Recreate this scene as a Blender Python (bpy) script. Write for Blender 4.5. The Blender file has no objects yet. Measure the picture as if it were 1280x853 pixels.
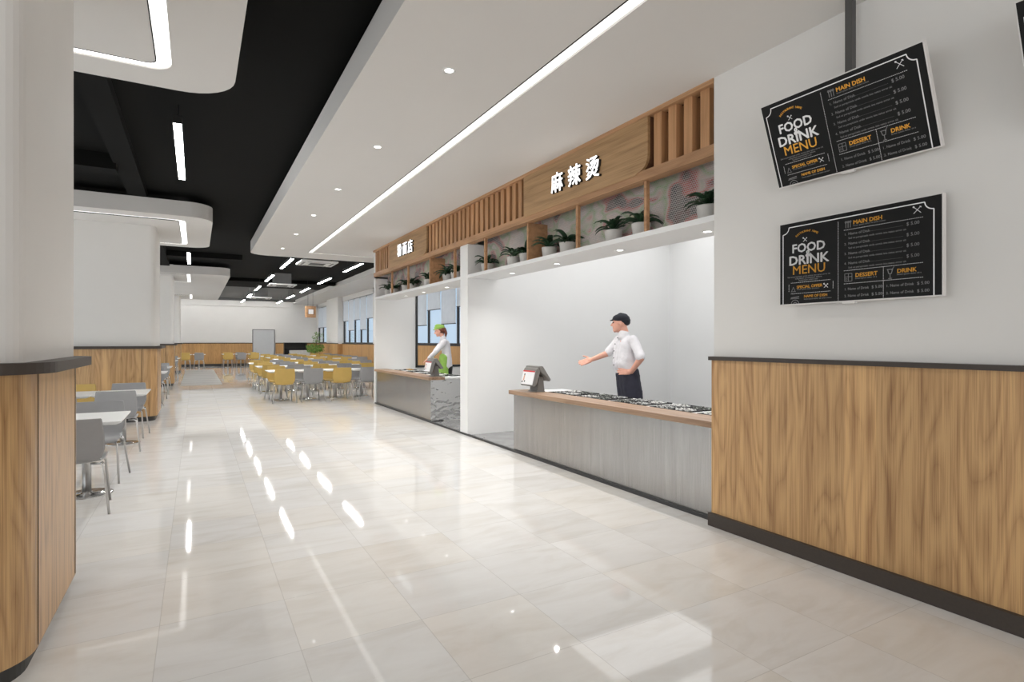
import bpy, bmesh, math, random
from mathutils import Vector, Matrix, Euler
random.seed(7)
S = bpy.context.scene
COL = S.collection
PI = math.pi

# ------------------------------------------------------------------ camera
cam = bpy.data.cameras.new('camera'); camo = bpy.data.objects.new('camera', cam); COL.objects.link(camo)
cam.sensor_fit = 'HORIZONTAL'; cam.sensor_width = 36.0; cam.lens = 700.0 / 1280.0 * 36.0
cam.clip_start = 0.05; cam.clip_end = 300
camo.location = (0, 0, 1.5)
camo.rotation_euler = (PI / 2, 0, -math.atan(395.0 / 700.0))
S.camera = camo
# ------------------------------------------------------------------ world, view, light levels
SKY_WINDOW = 1.05; SKY_ENTRANCE = 3.5
W = bpy.data.worlds.new('world'); S.world = W; W.use_nodes = True
wn = W.node_tree.nodes; wl = W.node_tree.links
bgn = wn['Background']
tcw = wn.new('ShaderNodeTexCoord'); sepw = wn.new('ShaderNodeSeparateXYZ'); rampw = wn.new('ShaderNodeValToRGB')
wl.new(tcw.outputs['Generated'], sepw.inputs[0]); wl.new(sepw.outputs['Z'], rampw.inputs[0])
rampw.color_ramp.elements[0].position = 0.0; rampw.color_ramp.elements[0].color = (0.60, 0.73, 0.87, 1)
rampw.color_ramp.elements[1].position = 0.6; rampw.color_ramp.elements[1].color = (0.42, 0.60, 0.86, 1)
# the overcast sky is brightest on the entrance side (-X, -Y) and softer over the window side
dotn = wn.new('ShaderNodeVectorMath'); dotn.operation = 'DOT_PRODUCT'; wl.new(tcw.outputs['Generated'], dotn.inputs[0]); dotn.inputs[1].default_value = (-0.75, -0.62, 0.2)
mr = wn.new('ShaderNodeMapRange'); mr.interpolation_type = 'SMOOTHSTEP'; wl.new(dotn.outputs['Value'], mr.inputs['Value'])
mr.inputs['From Min'].default_value = -0.45; mr.inputs['From Max'].default_value = 0.75; mr.inputs['To Min'].default_value = SKY_WINDOW; mr.inputs['To Max'].default_value = SKY_ENTRANCE
wl.new(mr.outputs[0], bgn.inputs[1])
mc = wn.new('ShaderNodeMix'); mc.data_type = 'RGBA'; mr2 = wn.new('ShaderNodeMapRange'); wl.new(dotn.outputs['Value'], mr2.inputs['Value']); mr2.inputs['From Min'].default_value = -0.3; mr2.inputs['From Max'].default_value = 0.3
wl.new(mr2.outputs[0], mc.inputs[0]); wl.new(rampw.outputs[0], mc.inputs[6]); mc.inputs[7].default_value = (0.76, 0.745, 0.735, 1)
wl.new(mc.outputs[2], bgn.inputs[0])
S.view_settings.view_transform = 'Standard'; S.view_settings.look = 'None'
S.view_settings.exposure = 0.06; S.view_settings.gamma = 1.0; S.view_settings.use_curve_mapping = False
S.cycles.max_bounces = 10; S.cycles.diffuse_bounces = 6; S.cycles.glossy_bounces = 4
S.cycles.transparent_max_bounces = 12; S.cycles.sample_clamp_indirect = 6.0
S.cycles.use_denoising = True
E_RING = 1.6; E_LINE = 1.0; E_PEND = 85.0; E_DOWN = 8.0; E_KITCHEN = 1.75; P_DOWN = 22.0; P_SOFF = 6.0; E_FILL_FAR = 22.0

def area(name, loc, sx, sy, power, rot=(0, 0, 0), col=(1, 0.97, 0.93), shape='RECTANGLE', spread=PI):
    l = bpy.data.lights.new(name, 'AREA'); l.shape = shape; l.size = sx; l.size_y = sy; l.energy = power; l.color = col; l.spread = spread
    o = bpy.data.objects.new(name, l); COL.objects.link(o); o.location = loc; o.rotation_euler = rot
    return o
# sky portals in the glazed openings: they only steer sampling of the sky, they give no light of their own
def portal(loc, sx, sy, rot):
    o = area('sky_portal', loc, sx, sy, 1.0, rot, (1, 1, 1)); o.data.cycles.is_portal = True
portal((-0.3, -6.95, 1.95), 8.2, 3.8, (PI / 2, 0, 0))
portal((-4.75, 15.6, 1.58), 2.45, 45.0, (0, -PI / 2, 0))
portal((7.1, 24.0, 2.5), 2.3, 20.0, (0, PI / 2, 0))

# ------------------------------------------------------------------ materials
def srgb(r, g, b):
    f = lambda c: ((c / 255) / 12.92) if c / 255 <= 0.04045 else ((c / 255 + 0.055) / 1.055) ** 2.4
    return (f(r), f(g), f(b), 1)
class NT:
    def __init__(s, name):
        s.m = bpy.data.materials.new(name); s.m.use_nodes = True
        s.n = s.m.node_tree.nodes; s.l = s.m.node_tree.links; s.b = s.n['Principled BSDF']
    def new(s, t, **k):
        n = s.n.new(t)
        for a, v in k.items(): setattr(n, a, v)
        return n
    def link(s, a, b): s.l.new(a, b)
    def coord(s, scale=(1, 1, 1), rot=(0, 0, 0)):
        tc = s.new('ShaderNodeTexCoord'); mp = s.new('ShaderNodeMapping')
        mp.inputs['Scale'].default_value = scale; mp.inputs['Rotation'].default_value = rot
        s.link(tc.outputs['Object'], mp.inputs[0]); return mp.outputs[0]
    def noise(s, vec, scale=5, detail=3, rough=0.5, dist=0):
        n = s.new('ShaderNodeTexNoise'); n.inputs['Scale'].default_value = scale; n.inputs['Detail'].default_value = detail
        n.inputs['Roughness'].default_value = rough; n.inputs['Distortion'].default_value = dist
        s.link(vec, n.inputs['Vector']); return n.outputs['Fac']
    def ramp(s, fac, stops):
        r = s.new('ShaderNodeValToRGB'); e = r.color_ramp.elements
        while len(e) < len(stops): e.new(0.5)
        for i, (p, c) in enumerate(stops): e[i].position = p; e[i].color = c
        s.link(fac, r.inputs[0]); return r.outputs[0]
    def math(s, op, a, b=None, c=None):
        n = s.new('ShaderNodeMath', operation=op)
        for i, v in enumerate((a, b, c)):
            if v is None: continue
            if isinstance(v, (int, float)): n.inputs[i].default_value = v
            else: s.link(v, n.inputs[i])
        return n.outputs[0]
    def mix(s, fac, a, b, blend='MIX'):
        n = s.new('ShaderNodeMix', data_type='RGBA', blend_type=blend)
        if isinstance(fac, (int, float)): n.inputs[0].default_value = fac
        else: s.link(fac, n.inputs[0])
        for i, v in ((6, a), (7, b)):
            if isinstance(v, tuple): n.inputs[i].default_value = v
            else: s.link(v, n.inputs[i])
        return n.outputs[2]
    def bump(s, h, strength=0.2, dist=0.01):
        b = s.new('ShaderNodeBump'); b.inputs['Strength'].default_value = strength; b.inputs['Distance'].default_value = dist
        s.link(h, b.inputs['Height']); s.link(b.outputs[0], s.b.inputs['Normal'])
    def set(s, **k):
        for a, v in k.items():
            i = s.b.inputs[a.replace('_', ' ')]
            if isinstance(v, (int, float, tuple)): i.default_value = v
            else: s.link(v, i)
        return s.m

def plain(name, col, rough=0.6, metal=0.0, var=0.04, scale=8, spec=0.5, bump=0.0):
    t = NT(name); v = t.coord(); n = t.noise(v, scale, 4)
    a = tuple(c * (1 - var) for c in col[:3]) + (1,); b = tuple(min(1, c * (1 + var)) for c in col[:3]) + (1,)
    c = t.ramp(n, [(0.3, a), (0.7, b)])
    if bump: t.bump(t.noise(t.coord(), 140, 2), bump, 0.002)
    return t.set(Base_Color=c, Roughness=rough, Metallic=metal, Specular_IOR_Level=spec)
def wood(name, light, dark, along='z', rough=0.5, board=0.2, fig=1.0, seed=0.0):
    t = NT(name)
    sc = {'z': (1, 1, 0.12), 'y': (1, 0.12, 1), 'x': (0.12, 1, 1)}[along]
    tc = t.new('ShaderNodeTexCoord'); sep = t.new('ShaderNodeSeparateXYZ'); t.link(tc.outputs['Object'], sep.inputs[0])
    across = t.math('ADD', sep.outputs['X'], sep.outputs['Y']) if along == 'z' else sep.outputs['Z']
    bid = t.math('FLOOR', t.math('DIVIDE', t.math('ADD', across, 50.03 + seed), board))
    wnz = t.new('ShaderNodeTexWhiteNoise', noise_dimensions='1D'); t.link(bid, wnz.inputs['W'])
    off = t.new('ShaderNodeCombineXYZ')
    for i in range(3): t.link(t.math('MULTIPLY', wnz.outputs['Value'], 7.0 + i * 3), off.inputs[i])
    vm = t.new('ShaderNodeVectorMath', operation='ADD'); t.link(tc.outputs['Object'], vm.inputs[0]); t.link(off.outputs[0], vm.inputs[1])
    def mp(s):
        m = t.new('ShaderNodeMapping'); m.inputs['Scale'].default_value = s; t.link(vm.outputs[0], m.inputs[0]); return m.outputs[0]
    n1 = t.noise(mp(tuple(5 * c if c == 1 else 0.8 for c in sc)), 1.0, 1, 0.4)          # cathedral figure
    rings = t.math('ABSOLUTE', t.math('SUBTRACT', t.math('FRACT', t.math('MULTIPLY', n1, 9.0 * fig)), 0.5))
    rings = t.math('POWER', t.math('MULTIPLY', rings, 2.0), 0.6)
    n2 = t.noise(mp(tuple(190 if c == 1 else 2.5 for c in sc)), 1.0, 3, 0.6)           # fine pores
    n3 = t.noise(mp(tuple(22 if c == 1 else 0.35 for c in sc)), 1.0, 2, 0.5)
    f = t.math('ADD', t.math('MULTIPLY', rings, 0.13), t.math('ADD', t.math('MULTIPLY', n2, 0.50), t.math('MULTIPLY', n3, 0.40)))
    c = t.ramp(f, [(0.34, dark), (0.60, light), (0.9, tuple(min(1, x * 1.1) for x in light[:3]) + (1,))])
    tone = t.math('MULTIPLY_ADD', wnz.outputs['Value'], 0.16, 0.90)
    hs = t.new('ShaderNodeHueSaturation'); t.link(tone, hs.inputs['Value']); t.link(c, hs.inputs['Color'])
    t.bump(n2, 0.08, 0.002)
    return t.set(Base_Color=hs.outputs[0], Roughness=rough)
def emit(name, col, strength):
    t = NT(name); t.b.inputs['Base Color'].default_value = (0.9, 0.9, 0.9, 1)
    t.b.inputs['Emission Color'].default_value = col; t.b.inputs['Emission Strength'].default_value = strength
    n = t.noise(t.coord(), 3, 1); t.link(t.ramp(n, [(0, (0.85, 0.85, 0.85, 1)), (1, (0.9, 0.9, 0.9, 1))]), t.b.inputs['Base Color'])
    return t.m

M = {}
M['paint'] = plain('white_wall_paint', (0.72, 0.705, 0.68, 1), 0.75, var=0.012, scale=2, spec=0.25)
M['paint_kitchen'] = plain('kitchen_white_paint', (0.80, 0.80, 0.795, 1), 0.7, var=0.008, scale=2, spec=0.25)
M['ceil'] = plain('white_ceiling_paint', (0.70, 0.68, 0.655, 1), 0.8, var=0.01, scale=1, spec=0.2)
M['black'] = plain('black_ceiling_paint', (0.006, 0.006, 0.0055, 1), 0.85, var=0.08, scale=0.6, spec=0.1)
M['grey_ceil'] = plain('grey_ceiling_paint', srgb(118, 118, 118), 0.85, var=0.06, scale=0.6, spec=0.1)
M['groove'] = plain('black_shadow_gap', (0.01, 0.01, 0.01, 1), 0.9)
M['wood_v'] = wood('oak_panel_upright', srgb(202, 162, 112), srgb(140, 100, 62), 'z', 0.42, 0.2)
M['wood_pillar'] = wood('oak_pillar_panel', srgb(202, 164, 116), srgb(144, 106, 68), 'z', 0.30, 0.22, seed=0.3)
M['wood_far'] = wood('oak_panel_distant', srgb(196, 152, 98), srgb(160, 118, 70), 'z', 0.5, 0.35)
M['wood_h'] = wood('oak_sign_board', srgb(180, 144, 102), srgb(134, 102, 66), 'y', 0.5, 0.35, fig=0.3)
M['wood_beam'] = wood('oak_beam', srgb(184, 142, 104), srgb(150, 110, 76), 'y', 0.5, 0.5, fig=0.5)
M['wood_slat'] = wood('oak_slat', srgb(188, 142, 100), srgb(150, 108, 70), 'z', 0.5, 0.6, fig=0.4)
M['wood_dark'] = plain('dark_stained_backing', srgb(96, 62, 38), 0.7, var=0.1)
M['wood_top'] = wood('walnut_counter_top', srgb(168, 138, 112), srgb(120, 92, 70), 'y', 0.4, 0.35, fig=0.6)
M['bronze'] = plain('dark_bronze_trim', srgb(62, 54, 48), 0.5, var=0.08, scale=60)
M['bronze_edge'] = plain('dark_brown_edge', srgb(40, 33, 29), 0.5, var=0.08, scale=60)
M['kick'] = plain('charcoal_kickboard', srgb(58, 58, 58), 0.5)
M['chrome'] = plain('chrome', (0.62, 0.62, 0.62, 1), 0.18, 1.0, var=0.03)
M['steel_leg'] = plain('satin_steel', (0.52, 0.51, 0.50, 1), 0.3, 1.0, var=0.03)
M['yellow'] = plain('mustard_plastic', srgb(198, 166, 92), 0.5, var=0.03, bump=0.15)
M['grey'] = plain('grey_plastic', srgb(150, 150, 151), 0.5, var=0.03, bump=0.15)
M['white'] = plain('white_laminate', (0.80, 0.80, 0.79, 1), 0.35, var=0.01)
M['white_top'] = plain('white_stone_worktop', (0.82, 0.82, 0.81, 1), 0.3, var=0.01)
M['tray'] = plain('black_enamel_tray', (0.02, 0.02, 0.022, 1), 0.25, var=0.2)
M['pot'] = plain('pale_ceramic', (0.62, 0.60, 0.57, 1), 0.6, var=0.03)
M['soil'] = plain('dark_soil', (0.03, 0.02, 0.015, 1), 0.9, var=0.3, scale=60)
M['leaf'] = plain('dark_green_leaf', (0.022, 0.055, 0.025, 1), 0.4, var=0.35, scale=15)
M['leaf_light'] = plain('fresh_green_leaf', (0.16, 0.33, 0.05, 1), 0.5, var=0.3, scale=12)
M['bark'] = plain('brown_bark', (0.12, 0.07, 0.04, 1), 0.85, var=0.3, scale=30)
M['brown_pot'] = plain('brown_planter', srgb(118, 84, 60), 0.6, var=0.1)
M['pos_grey'] = plain('terminal_grey_plastic', srgb(122, 120, 117), 0.45, var=0.03)
M['pos_screen'] = plain('terminal_white_screen', (0.85, 0.85, 0.86, 1), 0.3, var=0.01)
M['red'] = plain('red_print', srgb(200, 40, 45), 0.5)
M['ink'] = plain('black_print', (0.01, 0.01, 0.01, 1), 0.5)
M['skin_print'] = plain('skin_tone_print', srgb(214, 170, 150), 0.5)
M['screen'] = plain('black_menu_screen', (0.009, 0.009, 0.009, 1), 0.55, var=0.05, spec=0.2)
M['bezel'] = plain('pale_screen_frame', (0.70, 0.68, 0.66, 1), 0.4, var=0.02)
M['t_white'] = plain('white_lettering', (0.85, 0.85, 0.85, 1), 0.5)
M['t_grey'] = plain('grey_lettering', (0.22, 0.22, 0.22, 1), 0.6)
M['t_amber'] = plain('amber_lettering', srgb(232, 168, 52), 0.5)
M['letter_side'] = plain('black_letter_side', (0.01, 0.01, 0.01, 1), 0.5)
M['letter_face'] = emit('white_letter_face', (1, 1, 1, 1), 0.55)
M['pole'] = plain('dark_grey_pole', srgb(78, 77, 76), 0.45)
M['skin'] = plain('skin', srgb(214, 160, 140), 0.55, var=0.05, scale=20)
M['shirt'] = plain('white_cotton', (0.68, 0.67, 0.70, 1), 0.8, var=0.03, scale=12)
M['navy'] = plain('navy_cotton', srgb(38, 38, 52), 0.8, var=0.15, scale=20)
M['cap'] = plain('black_cap_cloth', srgb(30, 33, 42), 0.85, var=0.15)
M['green'] = plain('green_apron_cloth', srgb(140, 180, 84), 0.8, var=0.08, scale=12)
M['hair'] = plain('auburn_hair', srgb(104, 56, 38), 0.6, var=0.25, scale=40)
M['beard'] = plain('dark_beard', srgb(70, 42, 36), 0.8, var=0.3, scale=80)
M['shoe'] = plain('black_shoe', (0.02, 0.02, 0.02, 1), 0.4)
M['glass_frame'] = plain('dark_window_frame', srgb(44, 44, 46), 0.5)
M['door_grey'] = plain('grey_door_paint', srgb(188, 190, 192), 0.6, var=0.02)
M['cabinet'] = plain('pale_grey_cabinet', srgb(196, 196, 192), 0.5)
M['mat'] = None
M['ac_grey'] = plain('grey_unit_casing', srgb(118, 118, 118), 0.6)
M['lamp_body'] = plain('black_lamp_body', (0.008, 0.008, 0.008, 1), 0.5)
M['blind'] = None
def speck(name, a, b, lo, hi):
    t = NT(name); n = t.noise(t.coord(), 38, 2, 0.5)
    return t.set(Base_Color=t.ramp(n, [(lo, a), (hi, b)]), Roughness=0.5)
M['food_dark'] = speck('dark_greens', (0.015, 0.02, 0.015, 1), (0.35, 0.37, 0.34, 1), 0.48, 0.66)
M['food_grey'] = speck('grey_dish', (0.03, 0.03, 0.03, 1), (0.55, 0.56, 0.55, 1), 0.42, 0.60)
M['food_pale'] = speck('pale_dish', (0.05, 0.05, 0.05, 1), (0.68, 0.68, 0.66, 1), 0.36, 0.55)
M['food_yellow'] = plain('yellow_dish', srgb(214, 170, 90), 0.5, var=0.2, scale=40)
M['e_ring'] = emit('ring_light_diffuser', (1, 0.985, 0.96, 1), E_RING)
M['e_line'] = emit('line_light_diffuser', (1, 0.985, 0.96, 1), E_LINE)
M['e_pend'] = emit('pendant_diffuser', (1, 0.99, 0.97, 1), E_PEND)
M['e_down'] = emit('downlight_lens', (1, 0.98, 0.95, 1), E_DOWN)
M['e_wash'] = emit('wall_washer_diffuser', (1, 0.99, 0.97, 1), E_FILL_FAR)
M['e_kit'] = emit('kitchen_light_panel', (1, 1, 1, 1), E_KITCHEN)

def blindmat():
    t = NT('white_roller_blind'); o = t.n['Material Output']; n = t.noise(t.coord(), 6, 2)
    c = t.ramp(n, [(0.3, (0.80, 0.81, 0.82, 1)), (0.7, (0.84, 0.85, 0.86, 1))]); t.set(Base_Color=c, Roughness=0.9)
    tl = t.new('ShaderNodeBsdfTranslucent'); t.link(c, tl.inputs[0]); mx = t.new('ShaderNodeMixShader'); mx.inputs[0].default_value = 0.45
    t.link(t.b.outputs[0], mx.inputs[1]); t.link(tl.outputs[0], mx.inputs[2]); t.link(mx.outputs[0], o.inputs['Surface']); return t.m
M['blind'] = blindmat()
def floor_mat():
    t = NT('polished_beige_marble_tile'); tc = t.new('ShaderNodeTexCoord'); sep = t.new('ShaderNodeSeparateXYZ'); t.link(tc.outputs['Object'], sep.inputs[0])
    P = 0.612
    tx = t.math('DIVIDE', t.math('ADD', sep.outputs['X'], 60 * P - 0.445), P); ty = t.math('DIVIDE', t.math('ADD', sep.outputs['Y'], 60 * P - 2.865), P)
    ix = t.math('FLOOR', tx); iy = t.math('FLOOR', ty)
    cb = t.new('ShaderNodeCombineXYZ'); t.link(ix, cb.inputs[0]); t.link(iy, cb.inputs[1])
    wn_ = t.new('ShaderNodeTexWhiteNoise', noise_dimensions='2D'); t.link(cb.outputs[0], wn_.inputs['Vector'])
    # veins, different in every tile
    sc = t.new('ShaderNodeVectorMath', operation='SCALE'); t.link(wn_.outputs['Color'], sc.inputs[0]); sc.inputs[3].default_value = 30
    ad = t.new('ShaderNodeVectorMath', operation='ADD'); t.link(tc.outputs['Object'], ad.inputs[0]); t.link(sc.outputs[0], ad.inputs[1])
    mp = t.new('ShaderNodeMapping'); mp.inputs['Scale'].default_value = (1.3, 4.5, 1); mp.inputs['Rotation'].default_value = (0, 0, 0.25); t.link(ad.outputs[0], mp.inputs[0])
    n1 = t.noise(mp.outputs[0], 1.1, 6, 0.6, 0.8); n2 = t.noise(mp.outputs[0], 6, 5, 0.6, 1.0)
    base = t.ramp(n1, [(0.28, srgb(218, 215, 210)), (0.5, srgb(230, 229, 227)), (0.75, srgb(236, 236, 235))])
    base = t.mix(t.math('MULTIPLY', n2, 0.16), base, srgb(206, 199, 188))
    tone = t.math('MULTIPLY_ADD', wn_.outputs['Value'], 0.09, 0.92)
    hs = t.new('ShaderNodeHueSaturation'); t.link(tone, hs.inputs['Value']); t.link(base, hs.inputs['Color'])
    warm = t.math('GREATER_THAN', wn_.outputs['Value'], 0.7)
    hsw = t.mix(t.math('MULTIPLY', warm, 0.15), hs.outputs[0], srgb(206, 194, 172))
    def edge(v):
        f = t.math('FRACT', v); return t.math('LESS_THAN', t.math('MINIMUM', f, t.math('SUBTRACT', 1.0, f)), 0.0035)
    j = t.math('MAXIMUM', edge(tx), edge(ty))
    c = t.mix(t.math('MULTIPLY', j, 0.28), hsw, srgb(140, 134, 126))
    return t.set(Base_Color=c, Roughness=0.04, Specular_IOR_Level=0.36)
M['floor'] = floor_mat()
def kitchen_floor():
    t = NT('polished_grey_kitchen_floor'); n = t.noise(t.coord(), 4, 4)
    return t.set(Base_Color=t.ramp(n, [(0.3, srgb(128, 128, 128)), (0.7, srgb(150, 150, 150))]), Roughness=0.08)
M['kfloor'] = kitchen_floor()
def matmat():
    t = NT('grey_ribbed_mat'); tc = t.new('ShaderNodeTexCoord'); sep = t.new('ShaderNodeSeparateXYZ'); t.link(tc.outputs['Object'], sep.inputs[0])
    f = t.math('FRACT', t.math('MULTIPLY', sep.outputs['Y'], 0.8)); s = t.math('GREATER_THAN', f, 0.5)
    return t.set(Base_Color=t.mix(s, srgb(168, 168, 166), srgb(184, 183, 180)), Roughness=0.35)
M['mat'] = matmat()
def steel(name, crinkle=False):
    t = NT(name)
    if crinkle:
        n = t.noise(t.coord((7, 7, 12), (0.5, 0.4, 0.3)), 1.0, 1, 0.4, 0.5); t.bump(n, 0.5, 0.04)
        return t.set(Base_Color=(0.74, 0.74, 0.74, 1), Metallic=1.0, Roughness=0.12)
    n = t.noise(t.coord((90, 90, 3)), 1.0, 3, 0.6); n2 = t.noise(t.coord((12, 12, 0.6)), 1.0, 2)
    f = t.math('ADD', t.math('MULTIPLY', n, 0.6), t.math('MULTIPLY', n2, 0.4)); t.bump(n, 0.06, 0.003)
    return t.set(Base_Color=t.ramp(f, [(0.3, srgb(158, 155, 152)), (0.7, srgb(180, 178, 175))]), Metallic=0.75, Roughness=0.22)
M['steel'] = steel('brushed_steel_front'); M['crinkle'] = steel('rippled_steel_end', True)
def mural():
    t = NT('mural_behind_white_perforated_mesh'); tc = t.new('ShaderNodeTexCoord'); sep = t.new('ShaderNodeSeparateXYZ'); t.link(tc.outputs['Object'], sep.inputs[0])
    n = t.noise(t.coord((1, 1.7, 2.2)), 1.9, 1, 0.4, 0.35); n2 = t.noise(t.coord((1, 3.0, 5.0)), 2.2, 4, 0.6, 0.8)
    c1 = t.ramp(n, [(0.38, srgb(44, 50, 52)), (0.44, srgb(206, 92, 84)), (0.49, srgb(214, 198, 188)), (0.55, srgb(146, 190, 124)), (0.61, srgb(220, 210, 204))])
    c2 = t.ramp(n2, [(0.38, srgb(40, 46, 56)), (0.5, srgb(180, 172, 168)), (0.62, srgb(180, 96, 86))])
    c = t.mix(0.25, c1, c2)
    p = 0.0225
    y = t.math('DIVIDE', sep.outputs['Y'], p); z = t.math('DIVIDE', sep.outputs['Z'], p * 0.866)
    row = t.math('FLOOR', z); odd = t.math('MULTIPLY', t.math('MODULO', row, 2.0), 0.5)
    fy = t.math('SUBTRACT', t.math('FRACT', t.math('ADD', y, odd)), 0.5); fz = t.math('SUBTRACT', t.math('FRACT', z), 0.5)
    d = t.math('SQRT', t.math('ADD', t.math('MULTIPLY', fy, fy), t.math('MULTIPLY', fz, fz)))
    hole = t.math('LESS_THAN', d, 0.42)
    return t.set(Base_Color=t.mix(hole, srgb(186, 180, 176), c), Roughness=0.5)
M['mural'] = mural()
def glass():
    t = NT('clear_window_glass'); o = t.n['Material Output']
    tr = t.new('ShaderNodeBsdfTransparent'); gl = t.new('ShaderNodeBsdfGlossy'); gl.inputs['Roughness'].default_value = 0.02
    fr = t.new('ShaderNodeFresnel'); fr.inputs[0].default_value = 1.45; mx = t.new('ShaderNodeMixShader')
    tr.inputs[0].default_value = (0.93, 0.96, 0.98, 1)
    ge = t.new('ShaderNodeNewGeometry')
    t.link(t.math('MULTIPLY', fr.outputs[0], t.math('SUBTRACT', 1.0, ge.outputs['Backfacing'])), mx.inputs[0]); t.link(tr.outputs[0], mx.inputs[1]); t.link(gl.outputs[0], mx.inputs[2]); t.link(mx.outputs[0], o.inputs['Surface'])
    return t.m
M['glass'] = glass()

# ------------------------------------------------------------------ mesh helpers
def B(): return bmesh.new()
def bx(bm, x0, x1, y0, y1, z0, z1, bev=0.0):
    x0, x1 = sorted((x0, x1)); y0, y1 = sorted((y0, y1)); z0, z1 = sorted((z0, z1))
    r = bmesh.ops.create_cube(bm, size=1.0)
    for v in r['verts']:
        v.co = Vector(((x0 + x1) / 2 + v.co.x * (x1 - x0), (y0 + y1) / 2 + v.co.y * (y1 - y0), (z0 + z1) / 2 + v.co.z * (z1 - z0)))
    if bev:
        es = list({e for v in r['verts'] for e in v.link_edges})
        bmesh.ops.bevel(bm, geom=es, offset=bev, segments=2, affect='EDGES', profile=0.5)
    return bm
def prism(bm, poly, axis, a, b):
    def P(p, h):
        return {'z': (p[0], p[1], h), 'x': (h, p[0], p[1]), 'y': (p[0], h, p[1])}[axis]
    lo = [bm.verts.new(P(p, a)) for p in poly]; hi = [bm.verts.new(P(p, b)) for p in poly]
    n = len(poly); fs = [bm.faces.new(lo[::-1]), bm.faces.new(hi)]
    for i in range(n): fs.append(bm.faces.new((lo[i], lo[(i + 1) % n], hi[(i + 1) % n], hi[i])))
    bmesh.ops.recalc_face_normals(bm, faces=fs)
    return bm
def cone(bm, p0, p1, r0, r1=None, n=12, caps=True):
    r1 = r0 if r1 is None else r1; p0 = Vector(p0); p1 = Vector(p1); d = (p1 - p0)
    q = d.to_track_quat('Z', 'Y'); a = []; b = []
    for i in range(n):
        t = 2 * PI * i / n; v = Vector((math.cos(t), math.sin(t), 0))
        a.append(bm.verts.new(p0 + q @ (v * r0))); b.append(bm.verts.new(p1 + q @ (v * r1)))
    for i in range(n): f = bm.faces.new((a[i], a[(i + 1) % n], b[(i + 1) % n], b[i])); f.smooth = True
    if caps: bm.faces.new(a[::-1]); bm.faces.new(b)
    return bm
def tube(bm, pts, r, n=8):
    pts = [Vector(p) for p in pts]; rs = r if isinstance(r, (list, tuple)) else [r] * len(pts); rings = []
    for i, p in enumerate(pts):
        d = (pts[min(i + 1, len(pts) - 1)] - pts[max(i - 1, 0)]).normalized(); q = d.to_track_quat('Z', 'Y')
        rings.append([bm.verts.new(p + q @ Vector((math.cos(2 * PI * k / n) * rs[i], math.sin(2 * PI * k / n) * rs[i], 0))) for k in range(n)])
    for a, b in zip(rings, rings[1:]):
        for k in range(n):
            # pick the nearest matching start vertex for a clean join
            f = bm.faces.new((a[k], a[(k + 1) % n], b[(k + 1) % n], b[k])); f.smooth = True
    bm.faces.new(rings[0][::-1]); bm.faces.new(rings[-1])
    return bm
def lathe(bm, prof, c=(0, 0, 0), n=24):
    rings = []
    for r, z in prof:
        rings.append([bm.verts.new((c[0] + r * math.cos(2 * PI * k / n), c[1] + r * math.sin(2 * PI * k / n), c[2] + z)) for k in range(n)])
    for a, b in zip(rings, rings[1:]):
        for k in range(n): f = bm.faces.new((a[k], a[(k + 1) % n], b[(k + 1) % n], b[k])); f.smooth = True
    bm.faces.new(rings[0][::-1]); bm.faces.new(rings[-1])
    return bm
def rrect(x0, x1, y0, y1, r, n=8, corners=(1, 1, 1, 1)):
    out = []
    for i, (cx, cy, a0) in enumerate(((x1 - r, y1 - r, 0), (x0 + r, y1 - r, 90), (x0 + r, y0 + r, 180), (x1 - r, y0 + r, 270))):
        for k in range(n + 1):
            a = math.radians(a0 + 90 * k / n)
            if corners[i]: out.append((cx + r * math.cos(a), cy + r * math.sin(a)))
            else: out.append(((x1, y1), (x0, y1), (x0, y0), (x1, y0))[i] if k == n // 2 else None)
    return [p for p in out if p]
def ringplate(bm, outer, inner, z0, z1):
    n = len(outer); L = []
    for z in (z0, z1):
        L.append(([bm.verts.new((p[0], p[1], z)) for p in outer], [bm.verts.new((p[0], p[1], z)) for p in inner]))
    fs = []
    for i in range(n):
        j = (i + 1) % n
        (o0, i0), (o1, i1) = L
        fs += [bm.faces.new((o0[i], o0[j], i0[j], i0[i])), bm.faces.new((o1[i], o1[j], i1[j], i1[i])),
               bm.faces.new((o0[i], o0[j], o1[j], o1[i])), bm.faces.new((i0[i], i0[j], i1[j], i1[i]))]
    bmesh.ops.recalc_face_normals(bm, faces=fs); return bm
def obj(name, bm, mat, parent=None, smooth=False, mats=None):
    me = bpy.data.meshes.new(name); bm.to_mesh(me); bm.free()
    for m in (mats or [mat]): me.materials.append(m)
    if smooth:
        for p in me.polygons: p.use_smooth = True
    o = bpy.data.objects.new(name, me); COL.objects.link(o)
    if parent: o.parent = parent
    return o
def struct(name, bm, mat, **k):
    o = obj(name, bm, mat, **k); o['kind'] = 'structure'; return o
def tag(o, label, cat, group=None, kind=None):
    o['label'] = label; o['category'] = cat
    if group: o['group'] = group
    if kind: o['kind'] = kind
    return o
def thing(name, label, cat, loc=(0, 0, 0), rz=0, group=None):
    o = bpy.data.objects.new(name, None); COL.objects.link(o); o.location = loc; o.rotation_euler = (0, 0, rz); o.empty_display_size = 0.1
    return tag(o, label, cat, group)
def dup(root, loc, rz=0, label=None, group=None, swap=None):
    r = root.copy(); COL.objects.link(r); r.location = loc; r.rotation_euler = (0, 0, rz)
    if label: r['label'] = label
    if group: r['group'] = group
    for ch in list(root.children):
        c = ch.copy(); COL.objects.link(c); c.parent = r
        for g in list(ch.children):
            d = g.copy(); COL.objects.link(d); d.parent = c
    return r
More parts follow.
